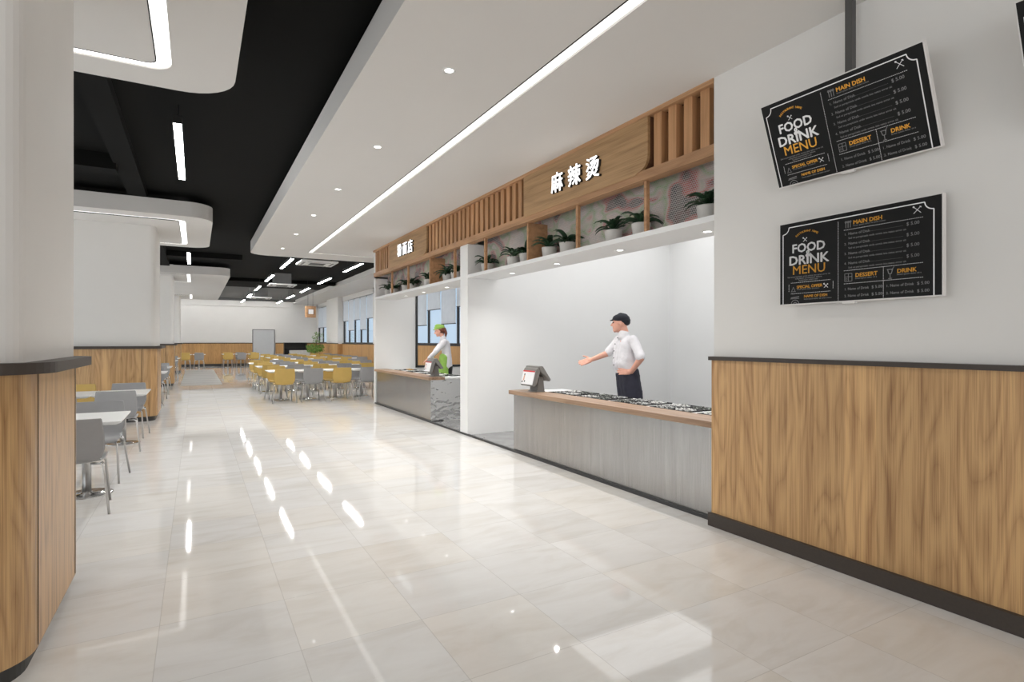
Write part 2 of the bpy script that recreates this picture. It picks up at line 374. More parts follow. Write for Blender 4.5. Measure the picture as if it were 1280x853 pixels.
def text_bm(bm, s, size, x, y, align='LEFT', ext=0.0006, off=0.0, sx=1.0, place=None, rot=0.0):
    cu = bpy.data.curves.new('tmp', 'FONT'); cu.body = s; cu.size = size; cu.align_x = align; cu.extrude = ext; cu.offset = off; cu.resolution_u = 2
    to = bpy.data.objects.new('tmp', cu); COL.objects.link(to); bpy.context.view_layer.update()
    dg = bpy.context.evaluated_depsgraph_get(); me = bpy.data.meshes.new_from_object(to.evaluated_get(dg))
    mt = Matrix.Translation((x, y, 0)) @ Matrix.Rotation(rot, 4, 'Z') @ Matrix.Diagonal((sx, 1, 1, 1))
    if place is not None: mt = place @ mt
    me.transform(mt); bm.from_mesh(me); bpy.data.objects.remove(to); bpy.data.curves.remove(cu); bpy.data.meshes.remove(me)

# ================================================================== SETTING
b = B(); bx(b, -4.5, 8.4, -7.0, 38.3, -0.1, 0.0); struct('floor', b, M['floor'])
b = B(); bx(b, 3.755, 8.12, 3.0, 8.06, 0.0, 0.012); bx(b, 3.755, 6.85, 8.35, 13.3, 0.0, 0.012); struct('floor_kitchen', b, M['kfloor'])
b = B(); bx(b, 3.735, 3.76, 3.185, 13.33, 0.0, 0.03); struct('trim_threshold', b, M['kick'])
# black upper ceiling, grey far part, white strip along the windows
b = B(); bx(b, -4.5, 5.37, -7.0, 29.2, 4.05, 4.15); struct('ceiling', b, M['black'])
b = B(); bx(b, -4.5, 5.37, 29.2, 38.3, 4.05, 4.15); struct('ceiling_far', b, M['grey_ceil'])
b = B(); bx(b, 5.37, 7.3, 13.4, 38.3, 3.86, 4.15); struct('ceiling_window_side', b, M['ceil'])
b = B(); bx(b, -0.98, -0.72, -7, 11.6, 3.925, 4.05); bx(b, -0.98, -0.72, 15.3, 20.5, 3.85, 4.05); bx(b, -4.5, -0.95, 9.3, 9.6, 3.84, 4.05); bx(b, -0.72, 1.2, 18.4, 18.9, 3.9, 4.05); bx(b, -0.72, 5.3, 25.0, 25.4, 3.92, 4.05)
struct('ceiling_beam', b, M['black'])
# big dropped panel over the counters, in three pieces round an L-shaped light slot
ZP, ZT = 3.66, 3.92
b = B()
def cpoly():
    pts = [(1.152, -7.0), (2.38, -7.0), (2.38, 15.36)]
    r = 0.42
    for k in range(9):
        a = math.radians(90 + 90 * k / 8); pts.append((1.152 + r + r * math.cos(a), 15.36 - r + r * math.sin(a)))
    return pts
prism(b, cpoly(), 'z', ZP, ZT)
bx(b, 2.38, 5.4, 14.40, 15.36, ZP, ZT)
struct('ceiling_panel_counter', b, M['ceil'])
b = B(); bx(b, 2.49, 3.72, -7.0, 14.30, ZP, ZT); bx(b, 3.72, 5.4, 13.42, 14.30, ZP, ZT); struct('ceiling_panel_inner', b, M['ceil'])
b = B(); bx(b, 3.7, 8.4, -7.0, 13.42, 3.70, 3.90); struct('ceiling_over_kitchen', b, M['ceil'])
b = B(); bx(b, 2.375, 2.385, -7.0, 14.39, ZP - 0.003, ZP + 0.05); bx(b, 2.49, 5.3, 14.294, 14.304, ZP - 0.003, ZP + 0.03); struct('trim_1', b, M['groove'])  # black strips stand in for the shadow line along the slot edges
l = thing('linear_ceiling_light', 'long white recessed light line running over the counters', 'ceiling light', (2.435, 5, ZP))
b = B(); bx(b, -0.05, 0.055, -12, 9.30, 0.018, 0.03); obj('diffuser', b, M['e_line'], l)
b = B(); bx(b, -0.05, 2.8, 9.30, 9.40, 0.018, 0.03); obj('diffuser', b, M['e_line'], l)

# walls
b = B(); bx(b, 3.70, 3.86, -7.0, 3.185, 0, ZT); struct('wall_right', b, M['paint'])
b = B(); bx(b, 3.662, 3.70, -7.0, 3.178, 0.1, 1.346); struct('wall_right_panelling', b, M['wood_v'])
b = B(); bx(b, 3.644, 3.70, -7.0, 3.198, 1.344, 1.374); struct('trim_rail_right', b, M['bronze'])
b = B(); bx(b, 3.631, 3.70, -7.0, 3.19, 0.0, 0.104, 0.0015); struct('baseboard_right', b, M['bronze'])
b = B(); bx(b, -4.7, -4.5, -7.0, 38.3, 0, 0.35); bx(b, -4.7, -4.5, -7.0, 38.3, 2.8, 4.15)  # unseen wall, opened along its length to admit added side light
for yy in range(-7, 39, 5): bx(b, -4.7, -4.5, yy, yy + 0.35, 0.35, 2.8)
struct('wall_left', b, M['paint'])
b = B(); bx(b, -4.62, -4.61, -7.0, 38.3, 0.35, 2.8); struct('window_5', b, M['glass'])  # unseen glazing, added so daylight fills the room from the left
b = B(); bx(b, -4.5, 7.3, 38.0, 38.3, 0, 4.15); struct('wall_far', b, M['paint'])
b = B(); bx(b, -4.5, 6.85, 37.92, 38.0, 3.62, 4.05); struct('wall_far_bulkhead', b, M['paint'])
b = B()
bx(b, -4.5, 3.03, 37.95, 38.0, 0.12, 1.345); bx(b, 4.35, 4.85, 37.95, 38.0, 0.12, 1.345); bx(b, 6.15, 6.85, 37.95, 38.0, 0.12, 1.345)
struct('wall_far_panelling', b, M['wood_far'])
b = B(); bx(b, -4.5, 3.03, 37.93, 38.0, 1.345, 1.39); bx(b, 4.35, 4.85, 37.93, 38.0, 1.345, 1.39); bx(b, 6.15, 6.85, 37.93, 38.0, 1.345, 1.39); struct('trim_rail_far', b, M['bronze_edge'])
b = B(); bx(b, -4.5, 3.03, 37.93, 38.0, 0, 0.13); bx(b, 4.35, 6.85, 37.93, 38.0, 0, 0.13); struct('baseboard_far', b, M['kick'])
# added line light brightening the far wall, behind an added lip hiding it
b = B(); bx(b, -4.4, 5.36, 36.80, 36.86, 3.90, 4.05); struct('ceiling_downstand', b, M['grey_ceil'])
b = B(); bx(b, -4.3, 5.3, 37.0, 37.09, 4.035, 4.05); tag(obj('wall_washer', b, M['e_wash']), 'thin white line light along the ceiling above the far white wall', 'ceiling light')
# window wall (X = 6.85)
XW = 6.85
b = B(); bx(b, XW, XW + 0.2, 13.5, 38.0, 0, 1.35); bx(b, XW, XW + 0.2, 13.5, 38.0, 3.62, 3.9)
for y0, y1 in ((13.5, 14.4), (24.2, 24.7), (30.6, 33.6), (37.6, 38.0)): bx(b, XW - (0.25 if y0 == 30.6 else 0), XW + 0.2, y0, y1, 0, 3.88)
struct('wall_window_side', b, M['paint'])
b = B(); bx(b, XW - 0.03, XW, 13.5, 30.6, 0.1, 1.345); bx(b, XW - 0.28, XW - 0.25, 30.6, 33.6, 0.1, 1.345); bx(b, XW - 0.25, XW, 30.55, 30.6, 0.1, 1.345); bx(b, XW - 0.03, XW, 33.6, 38, 0.1, 1.345)
struct('wall_window_side_panelling', b, M['wood_far'])
b = B(); bx(b, XW - 0.06, XW + 0.1, 13.5, 30.55, 1.345, 1.385); bx(b, XW - 0.30, XW - 0.25, 30.52, 33.6, 1.345, 1.385); bx(b, XW - 0.06, XW, 33.6, 38, 1.345, 1.385); struct('trim_rail_window_side', b, M['bronze_edge'])
wi = 0
for (y0, y1, bots) in ((14.4, 24.2, None), (24.7, 30.6, None), (33.6, 37.6, None)):
    wi += 1
    n = round((y1 - y0) / 1.23); p = (y1 - y0) / n
    w = struct('window_%d' % wi, (lambda b: (bx(b, XW + 0.06, XW + 0.12, y0, y1, 1.385, 1.43), bx(b, XW + 0.06, XW + 0.12, y0, y1, 3.56, 3.62), [bx(b, XW + 0.05, XW + 0.13, y0 + k * p - (0.02 if 0 < k < n else (0.0 if k == 0 else 0.06)), y0 + k * p + (0.02 if 0 < k < n else (0.06 if k == 0 else 0.0)), 1.385, 3.62) for k in range(n + 1)], b)[-1])(B()), M['glass_frame'])
    gb = B(); bx(gb, XW + 0.085, XW + 0.095, y0, y1, 1.40, 3.60); g = obj('glass', gb, M['glass'], w)
    for k in range(n):
        zb = (2.55, 2.05, 2.55, 2.05)[k % 4] if wi < 3 else 2.35
        bb = B(); ya = y0 + k * p + 0.045; yb = y0 + (k + 1) * p - 0.045
        bx(bb, XW + 0.02, XW + 0.026, ya, yb, zb, 3.60)
        bl = tag(obj('roller_blind', bb, M['blind']), '', 'roller blind', 'white roller blinds along the window wall')
        bl['label'] = 'white roller blind lowered %s, pane %d of the %s window bay' % (('halfway', 'low')[zb < 2.2] if wi < 3 else 'partly', k + 1, ('nearest', 'middle', 'farthest')[wi - 1])
        bb = B(); bx(bb, XW + 0.012, XW + 0.034, ya, yb, zb - 0.025, zb); obj('bottom_bar', bb, M['glass_frame'], bl)
# distant pale building and ground outside
b = B(); bx(b, 8.5, 60, -7, 90, -0.35, -0.25); struct('ground_outside', b, plain('pale_paving', (0.5, 0.52, 0.54, 1), 0.8))

# kitchens: shell behind the counters
b = B()
bx(b, 3.745, 4.28, 8.06, 8.35, 0, 2.50); bx(b, 4.28, 8.3, 8.06, 8.35, 0, 3.66)      # partition between the two kitchens
bx(b, 3.745, 4.28, 8.06, 8.35, 2.5, 3.04)
struct('wall_partition', b, M['paint_kitchen'])
b = B(); bx(b, 8.12, 8.3, 3.0, 8.06, 0, 3.66); bx(b, 3.86, 8.3, 2.9, 3.03, 0, 3.66); struct('wall_kitchen_near', b, M['paint_kitchen'])
b = B(); bx(b, 3.745, 4.795, 13.30, 13.42, 0, 3.04); bx(b, 4.795, 6.85, 13.30, 13.42, 0, 0.88); bx(b, 4.795, 6.85, 13.30, 13.42, 3.15, 3.66); bx(b, 6.75, 6.87, 8.35, 13.42, 0, 3.66)
bx(b, 3.745, 4.28, 13.30, 13.42, 3.0, 3.7)
struct('wall_kitchen_far', b, M['paint_kitchen'])
b = B()
bx(b, 4.75, 4.80, 13.27, 13.44, 0.86, 3.16); bx(b, 4.75, 6.75, 13.27, 13.44, 0.84, 0.89); struct('trim_hatch', b, M['glass_frame'])
b = B(); bx(b, 4.28, 8.3, 3.0, 8.06, 3.64, 3.69); bx(b, 4.28, 6.85, 8.35, 13.3, 3.64, 3.69); struct('ceiling_kitchen', b, M['paint_kitchen'])
b = B(); bx(b, 3.745, 4.28, 3.16, 8.06, 2.50, 2.55); bx(b, 3.745, 4.28, 8.35, 13.30, 2.50, 2.55); struct('ceiling_soffit', b, M['paint_kitchen'])
b = B(); bx(b, 4.05, 4.07, 3.16, 8.06, 2.55, 3.24); bx(b, 4.05, 4.07, 8.35, 13.30, 2.55, 3.24); struct('wall_niche_back', b, M['mural'])
b = B(); bx(b, 4.20, 4.28, 3.0, 13.3, 2.552, 3.7); bx(b, 3.90, 4.20, 3.16, 13.3, 3.22, 3.26); struct('wall_above_soffit', b, M['paint_kitchen'])
for i, (x0, x1, y0, y1) in enumerate(((4.5, 7.9, 3.4, 4.5), (4.5, 7.9, 5.0, 6.1), (4.5, 7.9, 6.6, 7.7), (4.5, 6.6, 9.0, 10.2), (4.5, 6.6, 11.2, 12.4))):
    b = B(); bx(b, x0, x1, y0, y1, 3.60, 3.635)
    tag(obj('kitchen_light_panel', b, M['e_kit']), 'white light panel on the kitchen ceiling, panel %d from the near end' % (i + 1), 'ceiling light', 'kitchen ceiling panels')
# small downlights
def downlight(name, loc, r, label, group, power, first=None):
    t = thing(name, label, 'downlight', loc, 0, group)
    b = B(); lathe(b, [(r * 0.62, 0.004), (r * 0.66, -0.003), (r, -0.003), (r, 0.004)], n=20); obj('rim', b, M['white'], t)
    b = B(); cone(b, (0, 0, -0.0005), (0, 0, 0.003), r * 0.62, n=20); obj('lens', b, M['e_down'], t)
    return t
def downlight_lamp(loc, r, power):
    o = area('downlight_lamp', (loc[0], loc[1], loc[2] - 0.006), r, r, power, (0, 0, 0), (1, 0.975, 0.94), 'DISK', 2.2)
order = ('nearest', 'second', 'third', 'fourth', 'fifth', 'farthest')
base = None
for i, y in enumerate((4.14, 6.16, 8.16, 10.05, 12.0, 14.0)):
    lab = '%s small round downlight in the white ceiling panel left of the light line' % order[i]
    if base is None: base = downlight('downlight', (1.76, y, ZP), 0.055, lab, 'downlights in the ceiling panel', 0)
    else: dup(base, (1.76, y, ZP), 0, lab)
    downlight_lamp((1.76, y, ZP), 0.05, P_DOWN)
for i, y in enumerate((3.58, 4.79, 6.03, 7.20, 9.68, 10.9, 12.0)):
    k = i if i < 4 else i - 4
    lab = '%s oval downlight under the plant shelf of the %s kitchen' % (order[k], 'near' if i < 4 else 'far')
    dup(base, (4.07, y, 2.50), 0, lab, 'downlights under the plant shelves')
    downlight_lamp((4.07, y, 2.50), 0.05, P_SOFF)

# ------------------------------------------------------------------ pillars with wood wainscot and ceiling islands with ring lights
def pillar(y0, y1, k):
    XR = -0.66
    b = B(); prism(b, rrect(-2.3, XR, y0 + 0.02, y1 - 0.02, 0.10, 6), 'z', 1.36, 4.05); struct('pillar_column_%d' % k, b, M['paint'], smooth=False)
    b = B(); prism(b, rrect(-2.35, XR + 0.025, y0 - 0.02, y1, 0.22, 10), 'z', 0.09, 1.36)
    o = struct('pillar_panelling_%d' % k, b, M['wood_pillar'])
    b = B(); prism(b, rrect(-2.42, XR + 0.10, y0 - 0.07, y1 + 0.05, 0.26, 10), 'z', 1.355, 1.405); struct('trim_rail_pillar_%d' % k, b, M['bronze'])
    b = B(); prism(b, rrect(-2.31, XR - 0.015, y0 + 0.02, y1 - 0.04, 0.2, 10), 'z', 0.0, 0.092); struct('baseboard_pillar_%d' % k, b, M['kick'])
    # panel joints
    b = B()
    bx(b, XR + 0.02, XR + 0.027, y0 + 0.2, y0 + 0.208, 0.1, 1.35); bx(b, XR + 0.02, XR + 0.027, y1 - 0.24, y1 - 0.232, 0.1, 1.35)
    for xx in (XR - 0.22, -2.13): bx(b, xx, xx + 0.008, y0 - 0.022, y0 - 0.015, 0.1, 1.35)
    struct('trim_joint_pillar_%d' % k, b, M['groove'])
pillar(3.12, 4.47, 1); pillar(12.43, 14.0, 2); pillar(21.7, 23.1, 3); pillar(31.0, 32.5, 4)
def island(x0, x1, y0, y1, r, rings, k, words):
    # the slab is a frame round each ring-light slot, with a slab inside the slot
    if len(rings) == 1:
        ry0, ry1 = rings[0]; rx0, rx1 = x0 + 0.45, -0.165
        o = rrect(x0, x1, y0, y1, r); i_ = rrect(rx0, rx1, ry0, ry1, 0.16)
        b = B(); ringplate(b, o, i_, ZP, ZT); prism(b, rrect(rx0 + 0.1, rx1 - 0.1, ry0 + 0.1, ry1 - 0.1, 0.08), 'z', ZP, ZT)
        prism(b, rrect(x0 + 0.5, x1 - 1.3, y0 + 1.3, y1 - 1.3, 0.1), 'z', ZT - 0.01, 4.05)
        struct('ceiling_island_%d' % k, b, M['ceil'])
    else:
        b = B(); prism(b, rrect(x0, x1, y0, y1, r), 'z', ZP + 0.03, ZT)
        prism(b, rrect(x0 + 0.5, x1 - 1.3, y0 + 1.3, y1 - 1.3, 0.1), 'z', ZT - 0.01, 4.05)
        ym = (rings[0][1] + rings[1][0]) / 2
        for (ry0, ry1), (a, c, cr) in zip(rings, ((y0, ym, (0, 0, 1, 1)), (ym, y1, (1, 1, 0, 0)))):
            rx0, rx1 = x0 + 0.45, -0.165
            # surround as four plates so both slots stay open
            bx(b, x0 + (0.05), x1, a + 0.3, c - 0.3 if c == ym else c - 0.3, ZP, ZP + 0.03) if False else None
            bx(b, x0 + 0.02, rx0, a + 0.02, c, ZP, ZP + 0.03); bx(b, rx1, x1 - 0.35, a + 0.0, c, ZP, ZP + 0.03); 
            bx(b, x1 - 0.35, x1, max(a, y0 + 0.35), min(c, y1 - 0.35), ZP, ZP + 0.03)
            bx(b, rx0, rx1, a, ry0, ZP, ZP + 0.03); bx(b, rx0, rx1, ry1, c, ZP, ZP + 0.03)
            prism(b, rrect(rx0 + 0.1, rx1 - 0.1, ry0 + 0.1, ry1 - 0.1, 0.08), 'z', ZP, ZP + 0.03)
        for cy, s0 in ((y0 + 0.35, 180), (y1 - 0.35, 0)):
            pts = [(x1 - 0.35, cy)] + [(x1 - 0.35 + 0.35 * math.cos(math.radians(t)), cy + 0.35 * math.sin(math.radians(t))) for t in (range(-90, 1, 15) if s0 else range(0, 91, 15))]
            prism(b, pts, 'z', ZP, ZP + 0.03)
        struct('ceiling_island_%d' % k, b, M['ceil'])
    for (ry0, ry1), w in zip(rings, words):
        rx0, rx1 = x0 + 0.45, -0.165
        b = B(); ringplate(b, rrect(rx0, rx1, ry0, ry1, 0.16), rrect(rx0 + 0.1, rx1 - 0.1, ry0 + 0.1, ry1 - 0.1, 0.08), ZP + 0.012, ZP + 0.028)
        tag(obj('ring_light', b, M['e_ring']), 'white rounded-rectangle recessed light in the ceiling island over the %s pillar' % w, 'ceiling light', 'ring lights round the pillars')
        b = B(); ringplate(b, rrect(rx0 + 0.1, rx1 - 0.1, ry0 + 0.1, ry1 - 0.1, 0.08), rrect(rx0 + 0.107, rx1 - 0.107, ry0 + 0.107, ry1 - 0.107, 0.075), ZP - 0.002, ZP + 0.02)
        struct('trim_%d' % (10 + k * 2 + (1 if ry0 == rings[0][0] else 2)), b, M['groove'])  # black rim stands in for the shadow line inside the ring slot
island(-3.2, 0.285, 1.95, 5.62, 0.42, [(2.35, 5.27)], 1, ['nearest'])
island(-3.2, 0.265, 11.22, 14.9, 0.40, [(11.62, 14.55)], 2, ['second'])
island(-3.2, 1.0, 20.75, 33.4, 0.35, [(20.95, 23.85), (30.2, 33.1)], 3, ['third', 'farthest'])

# ------------------------------------------------------------------ far door, hatch, mat
b = B(); bx(b, 3.07, 4.27, 37.93, 37.97, 0.01, 2.18)
d = struct('door_1', b, M['door_grey'])
b = B(); bx(b, 3.03, 3.07, 37.9, 38.0, 0, 2.22); bx(b, 4.27, 4.31, 37.9, 38.0, 0, 2.22); bx(b, 3.03, 4.31, 37.9, 38.0, 2.18, 2.22); obj('door_frame', b, M['ac_grey'], d)
b = B(); cone(b, (3.2, 37.93, 1.02), (3.2, 37.88, 1.02), 0.025); cone(b, (3.2, 37.885, 1.02), (3.33, 37.885, 1.02), 0.011); obj('door_handle', b, M['steel_leg'], d)
t = thing('black_shelf_unit', 'black open serving hatch in the far wood panelling right of the grey door', 'serving hatch', (5.5, 37.98, 0))
b = B(); bx(b, -0.65, 0.65, -0.03, 0.0, 0.1, 1.38); obj('back_panel', b, M['ink'], t)
b = B(); bx(b, -0.66, 0.66, -0.4, 0.0, 0.96, 1.0); obj('shelf', b, M['tray'], t)
b = B(); bx(b, -0.68, -0.64, -0.4, 0, 0, 1.38); bx(b, 0.64, 0.68, -0.4, 0, 0, 1.38); bx(b, -0.68, 0.68, -0.4, 0, 1.36, 1.40); obj('frame', b, M['ink'], t)
t = thing('side_cabinet', 'pale grey drawer cabinet standing in front of the black hatch', 'cabinet', (5.65, 36.9, 0))
b = B(); bx(b, -0.6, 0.55, -0.25, 0.25, 0.0, 0.92, 0.01); obj('body', b, M['cabinet'], t)
for k in range(2):
    b = B(); bx(b, -0.02, 0.52, -0.27, -0.25, 0.12 + 0.4 * k, 0.48 + 0.4 * k, 0.006); dr = obj('drawer', b, M['cabinet'], t)
    b = B(); bx(b, 0.15, 0.35, -0.285, -0.27, 0.30 + 0.4 * k, 0.32 + 0.4 * k); obj('handle', b, M['steel_leg'], dr)
b = B(); bx(b, -0.57, -0.04, -0.27, -0.25, 0.12, 0.88, 0.006); dr = obj('door', b, M['cabinet'], t)
b = B(); bx(b, -0.10, -0.08, -0.285, -0.27, 0.45, 0.62); obj('handle', b, M['steel_leg'], dr)
b = B(); bx(b, -0.46, 0.80, 21.65, 33.4, 0.0, 0.006); tag(obj('floor_mat', b, M['mat']), 'long grey striped floor mat in the aisle beside the third pillar', 'floor mat')

# ------------------------------------------------------------------ counters
def lumpy(bm, x0, x1, y0, y1, z, n, r, seed):
    rnd = random.Random(seed)
    for i in range(n):
        m = Matrix.Translation((rnd.uniform(x0 + r, x1 - r), rnd.uniform(y0 + r, y1 - r), z + r * 0.2)) @ Euler((rnd.random() * 3, rnd.random() * 3, rnd.random() * 3)).to_matrix().to_4x4() @ Matrix.Diagonal((rnd.uniform(0.5, 1.3), rnd.uniform(0.3, 1.0), rnd.uniform(0.25, 0.6), 1))
        bmesh.ops.create_icosphere(bm, subdivisions=1, radius=r, matrix=m)
def counter(name, label, y0, y1, wood_y0, ends):
    t = thing(name, label, 'counter', (3.75, (y0 + y1) / 2, 0)); oy = (y0 + y1) / 2; ox = 3.75
    b = B(); bx(b, 3.765 - ox, 4.03 - ox, y0 - oy, y1 - oy, 0.03, 0.78); obj('steel_front', b, M['steel'], t)
    b = B(); bx(b, 3.785 - ox, 4.03 - ox, y0 - oy + 0.03, y1 - oy, 0.0, 0.03); obj('plinth', b, M['kick'], t)
    b = B(); bx(b, 4.03 - ox, 4.52 - ox, y0 - oy, y1 - oy, 0.0, 0.79); obj('carcass', b, M['white'], t)
    b = B(); bx(b, 4.03 - ox, 4.56 - ox, y0 - oy - 0.005, y1 - oy, 0.79, 0.815, 0.003); obj('worktop', b, M['white_top'], t)
    b = B(); bx(b, 3.715 - ox, 4.035 - ox, wood_y0 - oy, y1 - oy + 0.06 * (name == 'serving_counter' and y0 < 8), 0.778, 0.83, 0.003); obj('wooden_ledge', b, M['wood_top'], t)
    if ends:
        b = B(); bx(b, 3.765 - ox, 4.03 - ox, y0 - oy - 0.004, y0 - oy, 0.03, 0.775); obj('end_panel', b, M['crinkle'], t)
        b = B(); bx(b, 4.03 - ox, 4.5 - ox, y0 - oy - 0.004, y0 - oy, 0.03, 0.785); obj('end_panel', b, M['crinkle'], t)
    return t
counter('serving_counter', 'near serving counter with brushed steel front and wooden ledge', 3.19, 6.62, 3.19, False)
counter('serving_counter', 'far serving counter with brushed steel front under the smaller shop sign', 9.72, 13.29, 9.69, True)
pan = None
def tray(x, y, wx, wy, label, group, seed):
    t = thing('food_tray', label, 'food tray', (x, y, 0.815), 0, group)
    b = B(); ringplate(b, [(wx / 2, wy / 2), (-wx / 2, wy / 2), (-wx / 2, -wy / 2), (wx / 2, -wy / 2)], [(wx / 2 - .012, wy / 2 - .012), (-wx / 2 + .012, wy / 2 - .012), (-wx / 2 + .012, -wy / 2 + .012), (wx / 2 - .012, -wy / 2 + .012)], 0.0, 0.014)
    bx(b, -wx / 2 + .01, wx / 2 - .01, -wy / 2 + .01, wy / 2 - .01, 0.0, 0.003); obj('pan', b, M['tray'], t)
    return t
def food(x, y, wx, wy, label, seed, mat):
    b = B(); lumpy(b, -wx / 2 + .015, wx / 2 - .015, -wy / 2 + .015, wy / 2 - .015, 0.004, 80, 0.017, seed)
    o = obj('food', b, mat); o.location = (x, y, 0.817)
    return tag(o, label, 'food', None, 'stuff')
k = 0
fm = (('food_dark', 'dark leafy'), ('food_grey', 'grey sliced'), ('food_pale', 'pale chopped'))
for g in range(5):
    yc = 3.44 + g * 0.63
    for j in range(2):
        for i in range(2):
            x = 4.17 + 0.235 * i; y = yc - 0.13 + 0.26 * j
            ord_ = ('nearest', 'second', 'middle', 'fourth', 'farthest')[g]
            pos = ('%s side, %s half' % ('ledge' if i == 0 else 'kitchen', 'near' if j == 0 else 'far'))
            tray(x, y, 0.215, 0.245, 'black tray in the %s group on the near counter, %s' % (ord_, pos), 'food trays on the near counter', k)
            mk, mn = fm[(k * 7 + g) % 3]
            food(x, y, 0.20, 0.235, '%s food heaped in the %s tray group of near counter, %s' % (mn, ord_, pos), k, M[mk]); k += 1
for g in range(4):
    yc = 10.25 + g * 0.82
    for i in range(2):
        x = 4.17 + 0.235 * i; ord_ = ('nearest', 'second', 'third', 'farthest')[g]; pos = 'ledge side' if i == 0 else 'kitchen side'
        tray(x, yc, 0.2, 0.42 if i else 0.3, 'black tray on the far counter, %s pair, %s' % (ord_, pos), 'food trays on the far counter', k)
        mk, mn = (fm + (('food_yellow', 'yellow'),))[3 if (g == 3 and i) else k % 3]
        food(x, yc, 0.185, 0.40 if i else 0.28, '%s food in the %s tray pair of the far counter, %s' % (mn, ord_, pos), k + 90, M[mk]); k += 1
# order terminals
def terminal(y, label):
    t = thing('order_terminal', label, 'terminal', (3.93, y, 0.83), 0, 'order terminals on the counters')
    b = B(); prism(b, [(-0.09, 0.0), (0.09, 0.0), (0.07, 0.018), (0.055, 0.12), (0.03, 0.22), (-0.03, 0.22), (-0.055, 0.12), (-0.07, 0.018)][::-1] and [(-0.07, 0.0), (0.08, 0.0), (0.07, 0.02), (0.05, 0.2), (-0.02, 0.2), (-0.03, 0.02)], 'y', -0.10, 0.10); obj('stand', b, M['pos_grey'], t)
    # customer display, tilted back, facing the aisle (-X)
    def slab(p0, p1, th, w, z=0):
        d = Vector((p1[0] - p0[0], p1[1] - p0[1])).normalized(); nrm = Vector((-d.y, d.x)) * th
        return [(p0[0], p0[1]), (p1[0], p1[1]), (p1[0] + nrm.x, p1[1] + nrm.y), (p0[0] + nrm.x, p0[1] + nrm.y)]
    b = B(); prism(b, [(-0.145, 0.085), (-0.085, 0.305), (-0.05, 0.325), (-0.02, 0.30), (-0.085, 0.10), (-0.115, 0.075)], 'y', -0.165, 0.165)
    bmesh.ops.bevel(b, geom=[e for e in b.edges], offset=0.008, segments=2, affect='EDGES'); obj('customer_display', b, M['pos_grey'], t)
    P0 = Vector((-0.1465, 0, 0.10)); D = Vector((0.06, 0, 0.22)).normalized(); N = Vector((-D.z, 0, D.x)); 
    def quad(bm, y0, y1, s0, s1, off):
        vs = [bm.verts.new(P0 + D * s + N * off + Vector((0, yy, 0))) for yy, s in ((y0, s0), (y1, s0), (y1, s1), (y0, s1))]
        vs2 = [bm.verts.new(v.co - N * 0.006) for v in vs]
        fs = [bm.faces.new(vs), bm.faces.new(vs2[::-1])] + [bm.faces.new((vs[i], vs2[i], vs2[(i + 1) % 4], vs[(i + 1) % 4])) for i in range(4)]
        bmesh.ops.recalc_face_normals(bm, faces=fs)
    b = B(); quad(b, -0.145, 0.145, 0.0, 0.185, 0.004); sc = obj('screen', b, M['pos_screen'], t)
    b = B(); quad(b, -0.145, 0.145, 0.168, 0.185, 0.006); obj('red_banner', b, M['red'], sc)
    b = B()
    for z0, z1, a, c in ((0.12, 0.142, 0.078, 0.10), (0.03, 0.05, 0.05, 0.072), (0.02, 0.042, 0.105, 0.13)): quad(b, a, c, z0, z1, 0.006)
    obj('picture', b, M['ink'], sc)
    b = B(); quad(b, 0.075, 0.105, 0.05, 0.12, 0.006); obj('picture', b, M['skin_print'], sc)
    b = B(); prism(b, [(-0.06, 0.335), (0.0, 0.345), (0.13, 0.16), (0.10, 0.135), (-0.05, 0.29)], 'y', -0.175, 0.175)
    bmesh.ops.bevel(b, geom=[e for e in b.edges], offset=0.008, segments=2, affect='EDGES'); obj('staff_display', b, M['pos_grey'], t)
    return t
terminal(6.32, 'grey double-screen order terminal on the near counter ledge')
terminal(9.98, 'grey double-screen order terminal on the far counter beside the woman')

# ------------------------------------------------------------------ fascia: beams, slats, sign boards, letters
b = B(); bx(b, 3.695, 3.80, 3.19, 13.32, 3.62, 3.695); struct('trim_fascia_top', b, M['wood_beam'])
b = B(); bx(b, 3.71, 3.83, 3.19, 13.32, 3.035, 3.125); struct('trim_fascia_bottom', b, M['wood_beam'])
b = B(); bx(b, 3.86, 3.895, 3.19, 13.30, 3.10, 3.69); struct('wall_fascia_backing', b, M['wood_dark'])
si = 0
for ya, yb, w in ((3.20, 3.94, 'beside the right white wall'), (6.30, 9.74, 'between the two shop signs'), (12.10, 13.28, 'at the far end of the fascia')):
    b = B(); n = max(4, round((yb - ya) / 0.165))
    for i in range(n):
        y = ya + (i + 0.35) * (yb - ya) / n
        bx(b, 3.735, 3.858, y, y + 0.095, 3.125, 3.62)
    tag(obj('slat_screen', b, M['wood_slat']), 'screen of upright oak slats ' + w, 'slat screen')
def heavy(bm, ch, size, place, ext):
    d = size * 0.010
    for dx, dy in ((-d, 0), (d, 0), (0, d), (0, -d)): text_bm(bm, ch, size, dx, -size * 0.38 + dy, 'CENTER', ext, 0.0, 1.0, place)
